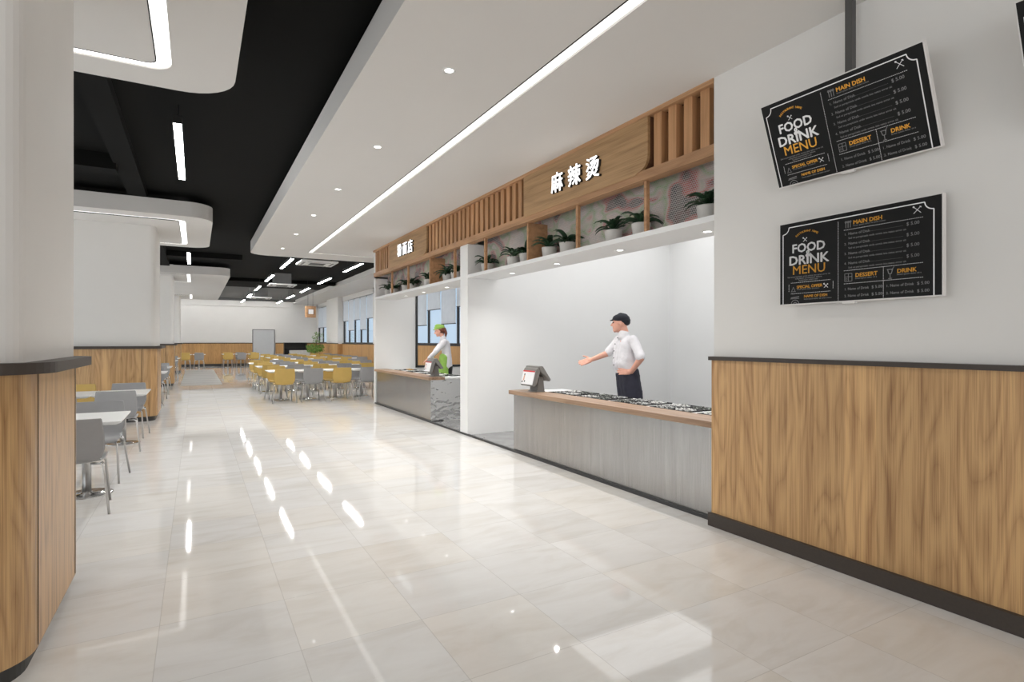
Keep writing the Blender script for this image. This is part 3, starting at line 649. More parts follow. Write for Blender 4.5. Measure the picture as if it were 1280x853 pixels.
def signboard(y0, y1, label, chars, size, yc, zc):
    t = thing('shop_sign', label, 'shop sign', (3.70, (y0 + y1) / 2, 3.10)); cy = (y0 + y1) / 2
    # local: board polygon in (y,z); near lower corner is rounded
    r = 0.14; pts = [(y1 - cy, 0.0), (y1 - cy, 0.522)]
    pts += [(y0 - cy, 0.522)] + [(y0 - cy + r - r * math.cos(math.radians(a)), 0.02 + r - r * math.sin(math.radians(a))) for a in range(0, 91, 15)]
    pts += [(y0 - cy + r + 0.03, 0.0)]
    b = B(); prism(b, pts, 'x', 0.0, 0.03); bd = obj('board', b, M['wood_h'], t)
    b = B(); prism(b, [(p[0] * 0.999, p[1]) for p in pts], 'x', 0.03, 0.15); obj('return', b, M['wood_dark'], t)
    for ch, (yy, zz) in chars:
        # letter plane faces -X: text x axis -> -Y, text y axis -> Z
        pm = Matrix(((0, 0, -1, 0), (-1, 0, 0, 0), (0, 1, 0, 0), (0, 0, 0, 1)))
        place = Matrix.Translation((-0.035, yy - cy, zz - 3.10)) @ pm
        b = B(); heavy(b, ch, size, place, 0.004); ob = obj('letter', b, M['letter_face'], t)
        place = Matrix.Translation((-0.008, yy - cy, zz - 3.10)) @ pm
        b = B(); heavy(b, ch, size, place, 0.022); obj('letter_return', b, M['letter_side'], ob)
    return t
signboard(3.96, 6.25, 'larger oak shop sign with three white characters above the near counter', [('麻', (5.43, 3.355)), ('辣', (5.09, 3.35)), ('烫', (4.76, 3.345))], 0.245, 0, 0)
signboard(9.76, 12.05, 'smaller oak shop sign with three white characters at the far end', [('粉', (11.23, 3.38)), ('面', (10.90, 3.375)), ('店', (10.57, 3.37))], 0.275, 0, 0)

# niche posts and dividers
pk = 0
for y, deep, w in ((4.03, 0, 'between the two nearest planter bays'), (5.14, 0, 'left of the plant pair in the second bay'), (6.22, 1, 'at the middle of the near plant shelf'), (7.46, 0, 'nearest the white partition on the near shelf'), (8.60, 0, 'nearest the white partition on the far shelf'), (9.72, 1, 'at the middle of the far plant shelf'), (10.96, 0, 'in the far shelf between two plant pairs'), (12.05, 0, 'nearest the far end of the plant shelf')):
    b = B(); bx(b, 3.75, 4.05 if deep else 3.79, y, y + 0.035, 2.55, 3.035)
    tag(obj('shelf_divider', b, M['wood_beam']), ('deep wooden divider panel ' if deep else 'slim wooden post ') + w, 'shelf divider', 'dividers of the plant shelf')
# potted plants
def potted(n, seed, label, loc, s=1.0):
    rnd = random.Random(seed)
    t = thing('potted_plant', label, 'potted plant', loc, 0, 'potted plants on the shelf')
    b = B(); lathe(b, [(0.075, 0), (0.082, 0.01), (0.098, 0.13), (0.098, 0.14), (0.088, 0.14), (0.085, 0.12), (0.02, 0.12)]); obj('pot', b, M['pot'], t)
    b = B(); cone(b, (0, 0, 0.118), (0, 0, 0.128), 0.086, n=16); obj('soil', b, M['soil'], t)
    b = B()
    for i in range(n):
        a = 2 * PI * i / n * 2.4 + rnd.uniform(-0.2, 0.2); L = rnd.uniform(0.20, 0.29); el = rnd.uniform(0.55, 1.45); w = rnd.uniform(0.026, 0.040)
        pts = []; N = 7
        p = Vector((0.015 * math.cos(a), 0.015 * math.sin(a), 0.125)); e = el
        prev = None
        side = Vector((-math.sin(a), math.cos(a), 0))
        for j in range(N + 1):
            f = j / N; ww = w * math.sin(PI * min(0.98, f * 0.85 + 0.12)) ** 0.8
            up = Vector((-math.cos(a) * math.sin(e), -math.sin(a) * math.sin(e), math.cos(e)))
            row = [b.verts.new(p - side * ww + up * ww * 0.35), b.verts.new(p), b.verts.new(p + side * ww + up * ww * 0.35)]
            if prev:
                for q in range(2): ff = b.faces.new((prev[q], prev[q + 1], row[q + 1], row[q])); ff.smooth = True
            prev = row
            p = p + Vector((math.cos(a) * math.cos(e), math.sin(a) * math.cos(e), math.sin(e))) * (L / N); e -= rnd.uniform(0.2, 0.32)
    o = obj('leaves', b, M['leaf'], t); sm = o.modifiers.new('thick', 'SOLIDIFY'); sm.thickness = 0.0018
    return t
plants = [(3.45, 'beside the right white wall'), (4.30, 'right one of the pair in the second bay'), (4.72, 'left one of the pair in the second bay'), (5.58, 'right one of the pair beside the deep near divider'), (5.98, 'left one of the pair beside the deep near divider'),
          (6.55, 'right of the pair left of the near deep divider'), (6.90, 'left of the pair left of the near deep divider'), (7.72, 'next to the white partition on the near shelf'),
          (8.90, 'right of the far-shelf pair by the partition'), (9.28, 'left of the far-shelf pair by the partition'), (10.22, 'alone beside the deep divider of the far shelf'),
          (11.18, 'right one of the pair in the third far bay'), (11.55, 'left one of the pair in the third far bay'), (12.42, 'right one of the pair at the far end'), (12.82, 'left one of the pair at the far end')]
protos = [potted(20, 3, 'dark green plant in pale pot ' + plants[0][1], (3.93, plants[0][0], 2.55)), None]
protos[1] = potted(22, 9, 'dark green plant in pale pot ' + plants[1][1], (3.93, plants[1][0], 2.55))
for i, (y, w) in enumerate(plants[2:]):
    dup(protos[i % 2], (3.92, y, 2.55), i * 1.3, 'dark green plant in pale pot ' + w)

# ------------------------------------------------------------------ chairs and tables
def make_chair(matkey, label, loc, rz):
    t = thing('dining_chair', label, 'chair', loc, rz, 'canteen chairs')
    prof = [(0.245, 0.425, 0.205), (0.21, 0.447, 0.215), (0.10, 0.447, 0.222), (-0.04, 0.437, 0.22), (-0.13, 0.437, 0.205), (-0.185, 0.455, 0.195), (-0.212, 0.49, 0.212), (-0.228, 0.56, 0.236), (-0.245, 0.68, 0.236), (-0.262, 0.80, 0.222), (-0.266, 0.822, 0.219), (-0.267, 0.83, 0.212)]
    b = B(); prev = None; US = (-1, -0.93, -0.75, -0.4, 0, 0.4, 0.75, 0.93, 1); NX = 8
    for i, (y, z, w) in enumerate(prof):
        row = []
        for j in range(NX + 1):
            u = US[j]; back = i >= 6
            row.append(b.verts.new((u * w, y + (0.030 * u * u if back else 0), z + (0.0 if back else 0.018 * u * u) )))
        if prev:
            for j in range(NX): f = b.faces.new((prev[j], prev[j + 1], row[j + 1], row[j])); f.smooth = True
        prev = row
    bmesh.ops.recalc_face_normals(b, faces=b.faces)
    o = obj('seat_shell', b, M[matkey], t); m = o.modifiers.new('thick', 'SOLIDIFY'); m.thickness = 0.012; m.offset = 0
    for sx in (-1, 1):
        b = B(); tube(b, [(sx * 0.13, 0.12, 0.425), (sx * 0.185, 0.16, 0.418), (sx * 0.20, 0.18, 0.40), (sx * 0.225, 0.255, 0.0)], 0.0105, 8); obj('leg', b, M['steel_leg'], t)
        b = B(); tube(b, [(sx * 0.13, -0.12, 0.425), (sx * 0.20, -0.16, 0.425), (sx * 0.225, -0.175, 0.405), (sx * 0.275, -0.275, 0.0)], 0.0105, 8); obj('leg', b, M['steel_leg'], t)
        b = B(); bmesh.ops.create_uvsphere(b, u_segments=10, v_segments=8, radius=0.018, matrix=Matrix.Translation((sx * 0.215, -0.17, 0.425))); obj('mounting_cap', b, M['chrome'], t, smooth=True)
    return t
def make_table(label, loc):
    t = thing('dining_table', label, 'table', loc, 0, 'canteen tables')
    b = B(); wx, wy = 0.318, 0.45
    lo = [(-wx + .045, -wy + .045), (wx - .045, -wy + .045), (wx - .045, wy - .045), (-wx + .045, wy - .045)]; hi = [(-wx, -wy), (wx, -wy), (wx, wy), (-wx, wy)]
    L = [[b.verts.new((x, y, z)) for x, y in q] for q, z in ((lo, 0.715), (hi, 0.735), (hi, 0.75))]
    b.faces.new(L[0][::-1]); b.faces.new(L[2])
    for a, c in zip(L, L[1:]):
        for i in range(4): b.faces.new((a[i], a[(i + 1) % 4], c[(i + 1) % 4], c[i]))
    obj('tabletop', b, M['white'], t)
    b = B(); cone(b, (0, 0, 0.02), (0, 0, 0.715), 0.038, n=16); bx(b, -0.2, 0.2, -0.03, 0.03, 0.695, 0.715); obj('pedestal', b, M['steel_leg'], t)
    b = B(); lathe(b, [(0.215, 0), (0.215, 0.008), (0.19, 0.014), (0.05, 0.02), (0.045, 0.03)], n=32); obj('base', b, M['chrome'], t)
    return t
chair_p = {}; table_p = []
def chair(c, x, y, rz, label):
    if c not in chair_p: chair_p[c] = make_chair({'yellow': 'yellow', 'grey': 'grey'}[c], label, (x, y, 0), rz)
    else: dup(chair_p[c], (x, y, 0), rz, label)
def table(x, y, label):
    if not table_p: table_p.append(make_table(label, (x, y, 0)))
    else: dup(table_p[0], (x, y, 0), 0, label)
def setting(x, y, cn, cf, where):
    table(x, y, 'white pedestal table, ' + where)
    cn and chair(cn, x, y - 0.60, 0, '%s chair, near side of table, %s' % (cn, where))
    cf and chair(cf, x, y + 0.60, PI, '%s chair, far side of table, %s' % (cf, where))
# left aisle tables, two abreast
ords = ['first', 'second', 'third', 'fourth', 'fifth', 'sixth']
for i, y in enumerate((6.81, 9.94, 16.1, 19.2, 25.4, 28.5)):
    setting(-0.93, y, 'grey', 'grey', 'left aisle row, %s from camera' % ords[i])
    if i in (0, 1): setting(-1.58, y, 'grey', 'yellow', 'outer left row, %s from camera' % ords[i])
cols = ['yellow', 'grey', 'yellow', 'grey', 'yellow', 'grey']
rows = ['front', 'second', 'third', 'fourth', 'fifth', 'sixth']
xs = (1.86, 2.52, 3.22, 3.90, 4.58, 5.26)
for r, (y, n) in enumerate(((15.25, 4), (18.05, 5), (20.8, 6))):
    for k in range(n):
        setting(xs[k], y, cols[k], cols[k], '%s row, %s from the aisle' % (rows[r], ords[k]))
for r, y in enumerate((24.9, 27.7, 30.5)):
    for k, x in enumerate((3.10, 3.76, 4.44, 5.54, 6.20)):
        c = ('yellow', 'grey', 'yellow', 'yellow', 'grey')[k]
        setting(x, y, c, c, '%s row, %s from the aisle' % (rows[r + 3], ords[k]))
for k, (x, c) in enumerate(((-0.52, 'yellow'), (0.15, 'grey'), (1.6, 'yellow'), (2.27, 'grey'), (2.95, 'yellow'))):
    setting(x, 36.2, c, c, 'by the far wall, %s from the left' % ords[k])

# ------------------------------------------------------------------ pendant line lamps
def pendant(label, loc):
    t = thing('pendant_light', label, 'pendant light', loc, 0, 'black pendant line lamps')
    b = B(); bx(b, -0.04, 0.04, -1.12, 1.12, 0.006, 0.09); obj('housing', b, M['lamp_body'], t)
    b = B(); bx(b, -0.036, 0.036, -1.11, 1.11, 0.0, 0.006); obj('diffuser', b, M['e_pend'], t)
    for yy in (-0.7, 0.7):
        b = B(); cone(b, (0, yy, 0.08), (0, yy, 0.35), 0.004, n=6); obj('wire', b, M['lamp_body'], t)
    return t
ZL = 3.7
pp = pendant('', (2.25, 17.1, ZL))
for r, (x, nm) in enumerate(((2.25, 'left'), (4.12, 'right'))):
    for i in range(5):
        lab = 'black pendant line lamp over the tables, %s row, %s from camera' % (nm, ords[i])
        if r == 0 and i == 0: pp['label'] = lab; continue
        dup(pp, (x, 17.1 + 4.26 * i, ZL), 0, lab)
for i, y in enumerate((7.73, 17.3)):
    dup(pp, (-0.165, y, ZL), 0, 'black line lamp hanging over the aisle %s the second ceiling island' % ('in front of' if i == 0 else 'just behind'))
# ceiling cassette units
def cassette(loc, label):
    t = thing('air_conditioner', label, 'air conditioner', loc, 0, 'ceiling cassette units')
    b = B(); bx(b, -0.3, 0.3, -0.3, 0.3, 0.05, 0.46); obj('casing', b, M['ac_grey'], t)
    b = B(); bx(b, -0.475, 0.475, -0.475, 0.475, 0.0, 0.05, 0.015); obj('panel', b, M['white'], t)
    b = B(); [bx(b, -0.2, 0.2, -0.2 + k * 0.05, -0.185 + k * 0.05, -0.006, 0.0) for k in range(9)]; obj('grille', b, M['ac_grey'], t)
    b = B(); [bx(b, *q) for q in ((-0.3, 0.3, -0.4, -0.34, -0.004, 0), (-0.3, 0.3, 0.34, 0.4, -0.004, 0), (-0.4, -0.34, -0.3, 0.3, -0.004, 0), (0.34, 0.4, -0.3, 0.3, -0.004, 0))]; obj('louvre', b, M['pos_grey'], t)
    return t
a0 = cassette((2.88, 15.95, 3.6), 'white ceiling air unit tucked behind the big ceiling panel')
dup(a0, (2.85, 22.9, 3.6), 0, 'white ceiling air unit hanging in the middle of the black ceiling')
dup(a0, (2.78, 30.2, 3.6), 0, 'white ceiling air unit under the far grey ceiling')
# hanging wooden sign
t = thing('hanging_sign', 'small hanging wooden sign box with a white panel by the windows', 'hanging sign', (4.45, 26.2, 2.55), 0.35)
b = B(); bx(b, -0.23, 0.23, -0.07, 0.07, 0, 0.5, 0.01); obj('box', b, M['wood_beam'], t)
b = B(); bx(b, -0.14, 0.10, -0.08, -0.07, 0.15, 0.36); obj('panel', b, M['pos_screen'], t)
b = B(); bx(b, -0.16, -0.14, -0.085, -0.07, 0.13, 0.38); bx(b, 0.10, 0.12, -0.085, -0.07, 0.13, 0.38); bx(b, -0.16, 0.12, -0.085, -0.07, 0.36, 0.38); obj('panel_frame', b, M['bronze'], t)
b = B(); [cone(b, (s, 0, 0.49), (s, 0, 1.50), 0.006, n=6) for s in (-0.12, 0.12)]; obj('hanger', b, M['lamp_body'], t)
# big plant by the windows
t = thing('potted_tree', 'bushy green potted tree beside the far windows', 'potted tree', (5.85, 33.0, 0))
b = B(); lathe(b, [(0.16, 0), (0.2, 0.02), (0.27, 0.72), (0.27, 0.78), (0.24, 0.78), (0.23, 0.7), (0.05, 0.7)]); obj('pot', b, M['brown_pot'], t)
b = B(); tube(b, [(0, 0, 0.7), (0.03, 0, 1.1), (0.1, 0.02, 1.5), (0.14, 0, 1.85)], [0.03, 0.025, 0.015, 0.008]); tube(b, [(0.02, 0, 1.0), (-0.15, 0, 1.2)], 0.012); tube(b, [(0.04, 0, 1.15), (0.3, 0, 1.3)], 0.012); obj('trunk', b, M['bark'], t)
b = B(); rnd = random.Random(4)
for i in range(520):
    if i < 430:
        a = rnd.random() * 6.28; rr = 0.48 * rnd.random() ** 0.5; c = Vector((rr * math.cos(a) + 0.02, rr * math.sin(a), 1.08 + rnd.uniform(-0.28, 0.28) * (1.1 - rr)))
    else:
        c = Vector((0.14 + rnd.gauss(0, 0.13), rnd.gauss(0, 0.1), rnd.uniform(1.4, 2.0)))
    m = Matrix.Translation(c) @ Euler((rnd.uniform(-1, 1), rnd.uniform(-1, 1), rnd.random() * 6)).to_matrix().to_4x4()
    vs = [b.verts.new(m @ Vector(p)) for p in ((0, -0.06, 0), (0.028, 0, 0.008), (0, 0.07, -0.01), (-0.028, 0, 0.008))]; b.faces.new(vs)
obj('foliage', b, M['leaf_light'], t)

# ------------------------------------------------------------------ menu screens
SW, SH = 1.0, 0.575
def menu_screen(label, loc, rot):
    """local x: to the right on screen, local y: up on screen, local z: out of the screen; origin lower left of the face"""
    t = thing('menu_screen', label, 'menu screen', loc, 0, 'menu screens by the right wall'); t.rotation_mode = 'QUATERNION'; t.rotation_quaternion = rot
    b = B(); bx(b, 0, SW, 0, SH, -0.035, -0.001, 0.002); obj('frame', b, M['bezel'], t)
    b = B(); bx(b, 0.007, SW - 0.007, 0.008, SH - 0.007, -0.004, 0.0005); obj('display', b, M['screen'], t)
    b = B(); bx(b, 0.44, 0.52, -0.012, 0.002, -0.03, -0.002, 0.003); obj('logo_tab', b, M['bezel'], t)
    Z = 0.0012
    def ln(bm, x0, v0, x1, v1, w=0.005):   # v measured down from the top, as a fraction of the height
        p = Vector((x0, SH * (1 - v0), 0)); q = Vector((x1, SH * (1 - v1), 0)); d = (q - p).normalized(); n = Vector((-d.y, d.x, 0)) * w / 2
        vs = [bm.verts.new((a + Vector((0, 0, Z)))) for a in (p - n, q - n, q + n, p + n)]; bm.faces.new(vs)
    def dots(bm, x0, v0, x1, v1, step=0.0095, w=0.0028):
        L = math.hypot(x1 - x0, (v1 - v0) * SH); n = int(L / step)
        for i in range(n):
            f0 = i / n; f1 = (i + 0.55) / n; ln(bm, x0 + (x1 - x0) * f0, v0 + (v1 - v0) * f0, x0 + (x1 - x0) * f1, v0 + (v1 - v0) * f1, w)
    def arc(bm, cx, v, r, a0, a1, w=0.004, n=10):
        for i in range(n):
            s, e = (math.radians(a0 + (a1 - a0) * k / n) for k in (i, i + 1))
            ln(bm, cx + r * math.cos(s), v - r * math.sin(s) / SH, cx + r * math.cos(e), v - r * math.sin(e) / SH, w)
    pl = Matrix.Translation((0, 0, Z))
    def tx(bm, s, size, x, v, al='LEFT', off=0.0, sx=1.0, rot=0.0):
        for k in ((-1, 0), (1, 0), (0, 1), (0, -1)) if off else ((0, 0),): text_bm(bm, s, size, x + k[0] * off, SH * (1 - v) + k[1] * off, al, 0.0003, 0.0, sx, pl, rot)
    # white line work
    b = B(); X0, X1, T, R = 0.03, 0.955, 0.062, 0.045
    ln(b, X0, T + R / SH, X0, 0.985, 0.006); ln(b, X1, T + R / SH, X1, 0.985, 0.006); ln(b, X0 + R, T, X1 - R, T, 0.006)
    arc(b, X0, T, R, 0, -90, 0.006); arc(b, X1, T, R, 180, 270, 0.006)
    for cx, v, s in ((0.193, 0.235, 0.013), (0.872, 0.125, 0.019), (0.338, 0.80, 0.013)):        # crossed utensils
        ln(b, cx - s, v + s / SH, cx + s, v - s / SH, 0.003); ln(b, cx + s, v + s / SH, cx - s, v - s / SH, 0.003); arc(b, cx - s, v - s / SH, 0.004, 0, 360, 0.003, 6); ln(b, cx + s * .6, v - s / SH, cx + s * 1.1, v - s * .6 / SH, 0.004)
    obj('border', b, M['t_white'], t)
    for q in ((0.418, 0.10, 0.418, 0.985), (0.455, 0.205, 0.905, 0.205), (0.455, 0.655, 0.905, 0.655), (0.69, 0.655, 0.69, 0.985), (0.455, 0.80, 0.905, 0.80)):
        b = B(); dots(b, *q); obj('dotted_line', b, M['t_white'], t)
    b = B()
    for q in ((0.09, 0.735, 0.37, 0.735), (0.09, 0.865, 0.37, 0.865), (0.075, 0.755, 0.075, 0.845), (0.385, 0.755, 0.385, 0.845)): dots(b, *q)
    obj('dotted_box', b, M['t_white'], t)
    b = B(); tx(b, 'FOOD', 0.083, 0.215, 0.375, 'CENTER', 0.0022, 1.0); tx(b, 'DRINK', 0.088, 0.215, 0.52, 'CENTER', 0.0024, 1.06); tx(b, '&', 0.062, 0.215, 0.44, 'CENTER', 0.002)
    obj('title_lettering', b, M['t_white'], t)
    b = B(); tx(b, 'MENU', 0.084, 0.218, 0.635, 'CENTER', 0.0006, 1.02); obj('menu_word', b, M['t_amber'], t)
    b = B()
    s = 'RESTAURANT NAME'
    for i, ch in enumerate(s):
        a = math.radians(128 - 76 * i / (len(s) - 1)); tx(b, ch, 0.019, 0.205 + 0.115 * math.cos(a), 0.345 - 0.115 * math.sin(a) / SH, 'CENTER', 0.0004, 1.0, a - PI / 2)
    obj('restaurant_name', b, M['t_amber'], t)
    for h in (('SPECIAL OFFER', 0.027, 0.132, 0.805, 'LEFT', 0.0006), ('NAME OF DISH', 0.024, 0.185, 0.918, 'LEFT', 0.0005), ('MAIN DISH', 0.035, 0.512, 0.155, 'LEFT', 0.0009), ('DESSERT', 0.034, 0.525, 0.735, 'LEFT', 0.0009), ('DRINK', 0.034, 0.765, 0.735, 'LEFT', 0.0009)):
        b = B(); tx(b, *h); obj('section_heading', b, M['t_amber'], t)
    b = B()
    lorem = 'Sed ut perspiciatis unde omnis iste natus error sit'
    for i in range(4):
        v = 0.265 + 0.108 * i
        tx(b, '%d.' % (i + 1), 0.021, 0.457, v); tx(b, 'Name of Dish', 0.023, 0.482, v); dots(b, 0.60, v - 0.005, 0.80, v - 0.005, 0.008, 0.0012); tx(b, '$ 5.00', 0.027, 0.815, v, 'LEFT', 0.0003); tx(b, lorem, 0.0165, 0.482, v + 0.045)
    for x, w_ in ((0.457, 'Name of Dish'), (0.705, 'Name of Drink')):
        for i in range(2):
            v = 0.872 + 0.075 * i; tx(b, '%d.' % (i + 1), 0.021, x, v); tx(b, w_.replace('Dish', 'Drink'), 0.023, x + 0.022, v, sx=0.9); tx(b, '$ 5.00', 0.025, x + 0.165, v)
    tx(b, 'Sed ut perspiciatis unde omnis iste natus error sit', 0.0150, 0.215, 0.672, 'CENTER'); tx(b, 'voluptatem accusantium dolore', 0.0150, 0.215, 0.695, 'CENTER'); tx(b, 'laudantium totam rem', 0.0150, 0.215, 0.718, 'CENTER')
    for x, v, L in ((0.135, 0.825, 0.17), (0.185, 0.945, 0.2), (0.512, 0.178, 0.2), (0.525, 0.758, 0.14), (0.765, 0.758, 0.14)): tx(b, ('lorem ipsum dolor sit amet consec')[:int(L * 165)], 0.0135, x, v)
    # icons
    for dx in (0, 0.014, 0.028): ln(b, 0.467 + dx, 0.115, 0.467 + dx, 0.185, 0.004); arc(b, 0.467 + dx, 0.12, 0.006, 0, 360, 0.003, 8)
    ln(b, 0.46, 0.69, 0.505, 0.69, .003); ln(b, 0.46, 0.775, 0.505, 0.775, .003); ln(b, 0.46, 0.69, 0.46, 0.775, .003); ln(b, 0.505, 0.69, 0.505, 0.775, .003); ln(b, 0.483, 0.69, 0.483, 0.775, .003); ln(b, 0.46, 0.725, 0.505, 0.725, .003); arc(b, 0.47, 0.75, 0.006, 0, 360, .002, 8)
    ln(b, 0.71, 0.69, 0.745, 0.69, .004); ln(b, 0.714, 0.69, 0.72, 0.735, .004); ln(b, 0.741, 0.69, 0.735, 0.735, .004); ln(b, 0.72, 0.735, 0.735, 0.735, .004); ln(b, 0.7275, 0.735, 0.7275, 0.785, .004); ln(b, 0.717, 0.785, 0.738, 0.785, .004); ln(b, 0.735, 0.70, 0.75, 0.665, .003)
    ln(b, 0.09, 0.84, 0.125, 0.84, .003); ln(b, 0.095, 0.835, 0.108, 0.785, .003); ln(b, 0.12, 0.835, 0.108, 0.785, .003)
    ln(b, 0.09, 0.915, 0.15, 0.905, .006); ln(b, 0.085, 0.925, 0.15, 0.925, .003); arc(b, 0.12, 0.99, 0.028, 5, 175, .004); arc(b, 0.12, 0.99, 0.012, 10, 170, .004)
    obj('grey_lettering', b, M['t_grey'], t)
    return t
def basis(xdir, ydir):
    x = Vector(xdir).normalized(); y = Vector(ydir).normalized(); z = x.cross(y)
    return Matrix((x, y, z)).transposed().to_quaternion()
# lower one: upright, its face at X = 3.60; screen-right is -Y
qa = basis((0, -1, 0), (0, 0, 1))
m1 = menu_screen('upright black food and drink menu screen, the lower of the pair', (3.60, 2.525, 1.749), qa)
qb = basis((0, -1, 0), (-0.2, 0, 0.526))
m2 = dup(m1, (3.60, 2.53, 2.577), 0, 'forward-tilted black food and drink menu screen above the upright one'); m2.rotation_quaternion = qb
m3 = dup(m1, (3.60, 1.15, 2.577), 0, 'tilted black menu screen cut off by the top right corner'); m3.rotation_quaternion = qb
for (mm, yc) in ((m2, 2.03), (m3, 0.65)):
    t = thing('screen_pole', 'dark grey square pole holding the tilted menu screen %s' % ('beside the fascia' if yc > 1 else 'at the right edge'), 'pole', (3.60, yc, 2.85), 0, 'poles of the tilted screens')
    b = B(); bx(b, -0.022, 0.022, -0.022, 0.022, -0.05, 0.81); obj('tube', b, M['pole'], t)
    b = B(); bx(b, -0.045, 0.03, -0.05, 0.05, -0.07, 0.03); obj('bracket', b, M['pole'], t)
b = B(); bx(b, 3.636, 3.70, 1.85, 2.2, 1.95, 2.12); t = tag(obj('wall_bracket', b, M['pole']), 'dark wall bracket behind the upright lower menu screen', 'bracket')

# ------------------------------------------------------------------ people
def blob(name, prims, mat, parent, voxel=0.008, smooth=4, noise=0.0):
    bm = B()
    for p in prims:
        if p[0] == 'c':
            a, c, r0, r1 = Vector(p[1]), Vector(p[2]), p[3], p[4]; sq = p[5] if len(p) > 5 else 1.0
            n = 8
            for k in range(n + 1):
                f = k / n; r = r0 + (r1 - r0) * f
                bmesh.ops.create_icosphere(bm, subdivisions=2, radius=r, matrix=Matrix.Translation(a.lerp(c, f)) )
            cone(bm, a, c, r0 * 0.985, r1 * 0.985, 14)
        else:
            m = Matrix.Translation(p[1]) @ Euler(p[3] if len(p) > 3 else (0, 0, 0)).to_matrix().to_4x4() @ Matrix.Diagonal((*p[2], 1))
            bmesh.ops.create_icosphere(bm, subdivisions=3, radius=1.0, matrix=m)
    me = bpy.data.meshes.new(name); bm.to_mesh(me); bm.free(); me.materials.append(mat)
    o = bpy.data.objects.new(name, me); COL.objects.link(o)
    r = o.modifiers.new('r', 'REMESH'); r.mode = 'VOXEL'; r.voxel_size = voxel; r.use_smooth_shade = True
    if smooth: s = o.modifiers.new('s', 'SMOOTH'); s.iterations = smooth; s.factor = 0.5
    if noise:
        tx = bpy.data.textures.new('folds', 'CLOUDS'); tx.noise_scale = 0.07
        d = o.modifiers.new('d', 'DISPLACE'); d.texture = tx; d.strength = noise; d.mid_level = 0.5
    bpy.context.view_layer.update(); dg = bpy.context.evaluated_depsgraph_get()
    m2 = bpy.data.meshes.new_from_object(o.evaluated_get(dg)); o.modifiers.clear(); o.data = m2; bpy.data.meshes.remove(me)
    for p in m2.polygons: p.use_smooth = True
    if not m2.materials: m2.materials.append(mat)
    o.parent = parent
    return o
def hand(wrist, d, palmn, spread, s=1.0, curl=0.25, thumb_side=1):
    """prims of a hand: wrist point, direction d, palm normal, five unequal fingers"""
    w = Vector(wrist); d = Vector(d).normalized(); n = Vector(palmn).normalized(); a = d.cross(n).normalized() * thumb_side
    pr = [('c', w, w + d * 0.03 * s, 0.025 * s, 0.024 * s)]
    for k in range(4):
        off = (k - 1.5) * 0.019 * s; root = w + d * 0.085 * s + a * -off
        pr.append(('c', w + d * 0.02 * s - a * off * 0.6, root, 0.017 * s, 0.0125 * s))
        L = (0.070, 0.080, 0.075, 0.058)[k] * s; dd = (d - a * off / s * spread * 8).normalized()
        j1 = root + dd * L * 0.45; j2 = j1 + (dd + n * curl).normalized() * L * 0.32; j3 = j2 + (dd + n * curl * 2).normalized() * L * 0.25
        pr += [('c', root, j1, 0.0098 * s, 0.009 * s), ('c', j1, j2, 0.009 * s, 0.008 * s), ('c', j2, j3, 0.008 * s, 0.007 * s)]
    t0 = w + d * 0.025 * s + a * 0.022 * s; t1 = t0 + (d * 0.55 + a * 0.8 + n * 0.15).normalized() * 0.045 * s; t2 = t1 + (d * 0.8 + a * 0.5 + n * 0.2).normalized() * 0.038 * s
    pr += [('c', t0, t1, 0.014 * s, 0.011 * s), ('c', t1, t2, 0.011 * s, 0.0085 * s)]
    return pr
def head_prims(c, f=-1, tilt=0.0, s=1.0):
    """head facing local -X (f=-1); c = centre of the skull"""
    c = Vector(c); T = Matrix.Translation(c) @ Matrix.Rotation(tilt, 4, 'Y') @ Matrix.Scale(s, 4)
    P = lambda x, y, z: tuple(T @ Vector((x, y, z)))
    e = (0, tilt, 0); q = lambda *r: tuple(v * s for v in r)
    return [('e', P(0.008, 0, 0.03), q(0.098, 0.076, 0.095), e), ('e', P(-0.03, 0, -0.03), q(0.068, 0.062, 0.085), e), ('e', P(-0.062, 0, -0.088), q(0.030, 0.034, 0.026), e),
            ('e', P(-0.035, 0, -0.065), q(0.055, 0.052, 0.045), e),
            ('c', P(-0.088, 0, 0.018), P(-0.112, 0, -0.024), 0.009 * s, 0.013 * s), ('e', P(-0.098, 0.012, -0.027), q(0.012, 0.010, 0.009), e), ('e', P(-0.098, -0.012, -0.027), q(0.012, 0.010, 0.009), e),
            ('e', P(-0.086, 0, -0.052), q(0.012, 0.022, 0.006), e), ('e', P(-0.083, 0, -0.063), q(0.012, 0.020, 0.007), e),
            ('e', P(-0.080, 0.026, 0.030), q(0.014, 0.024, 0.010), e), ('e', P(-0.080, -0.026, 0.030), q(0.014, 0.024, 0.010), e),
            ('e', P(0.005, -0.078, -0.008), q(0.020, 0.008, 0.030), e), ('e', P(0.005, 0.078, -0.008), q(0.020, 0.008, 0.030), e)], T
def face_bits(T, parent, browmat):
    b = B()
    for sy in (-1, 1): bmesh.ops.create_icosphere(b, subdivisions=2, radius=0.0085, matrix=T @ Matrix.Translation((-0.0875, sy * 0.030, 0.012)))
    obj('eyes', b, M['ink'], parent, smooth=True)
    b = B()
    for sy in (-1, 1): bmesh.ops.create_icosphere(b, subdivisions=2, radius=1, matrix=T @ Matrix.Translation((-0.094, sy * 0.030, 0.034)) @ Matrix.Diagonal((0.006, 0.018, 0.004, 1)))
    obj('eyebrows', b, browmat, parent, smooth=True)

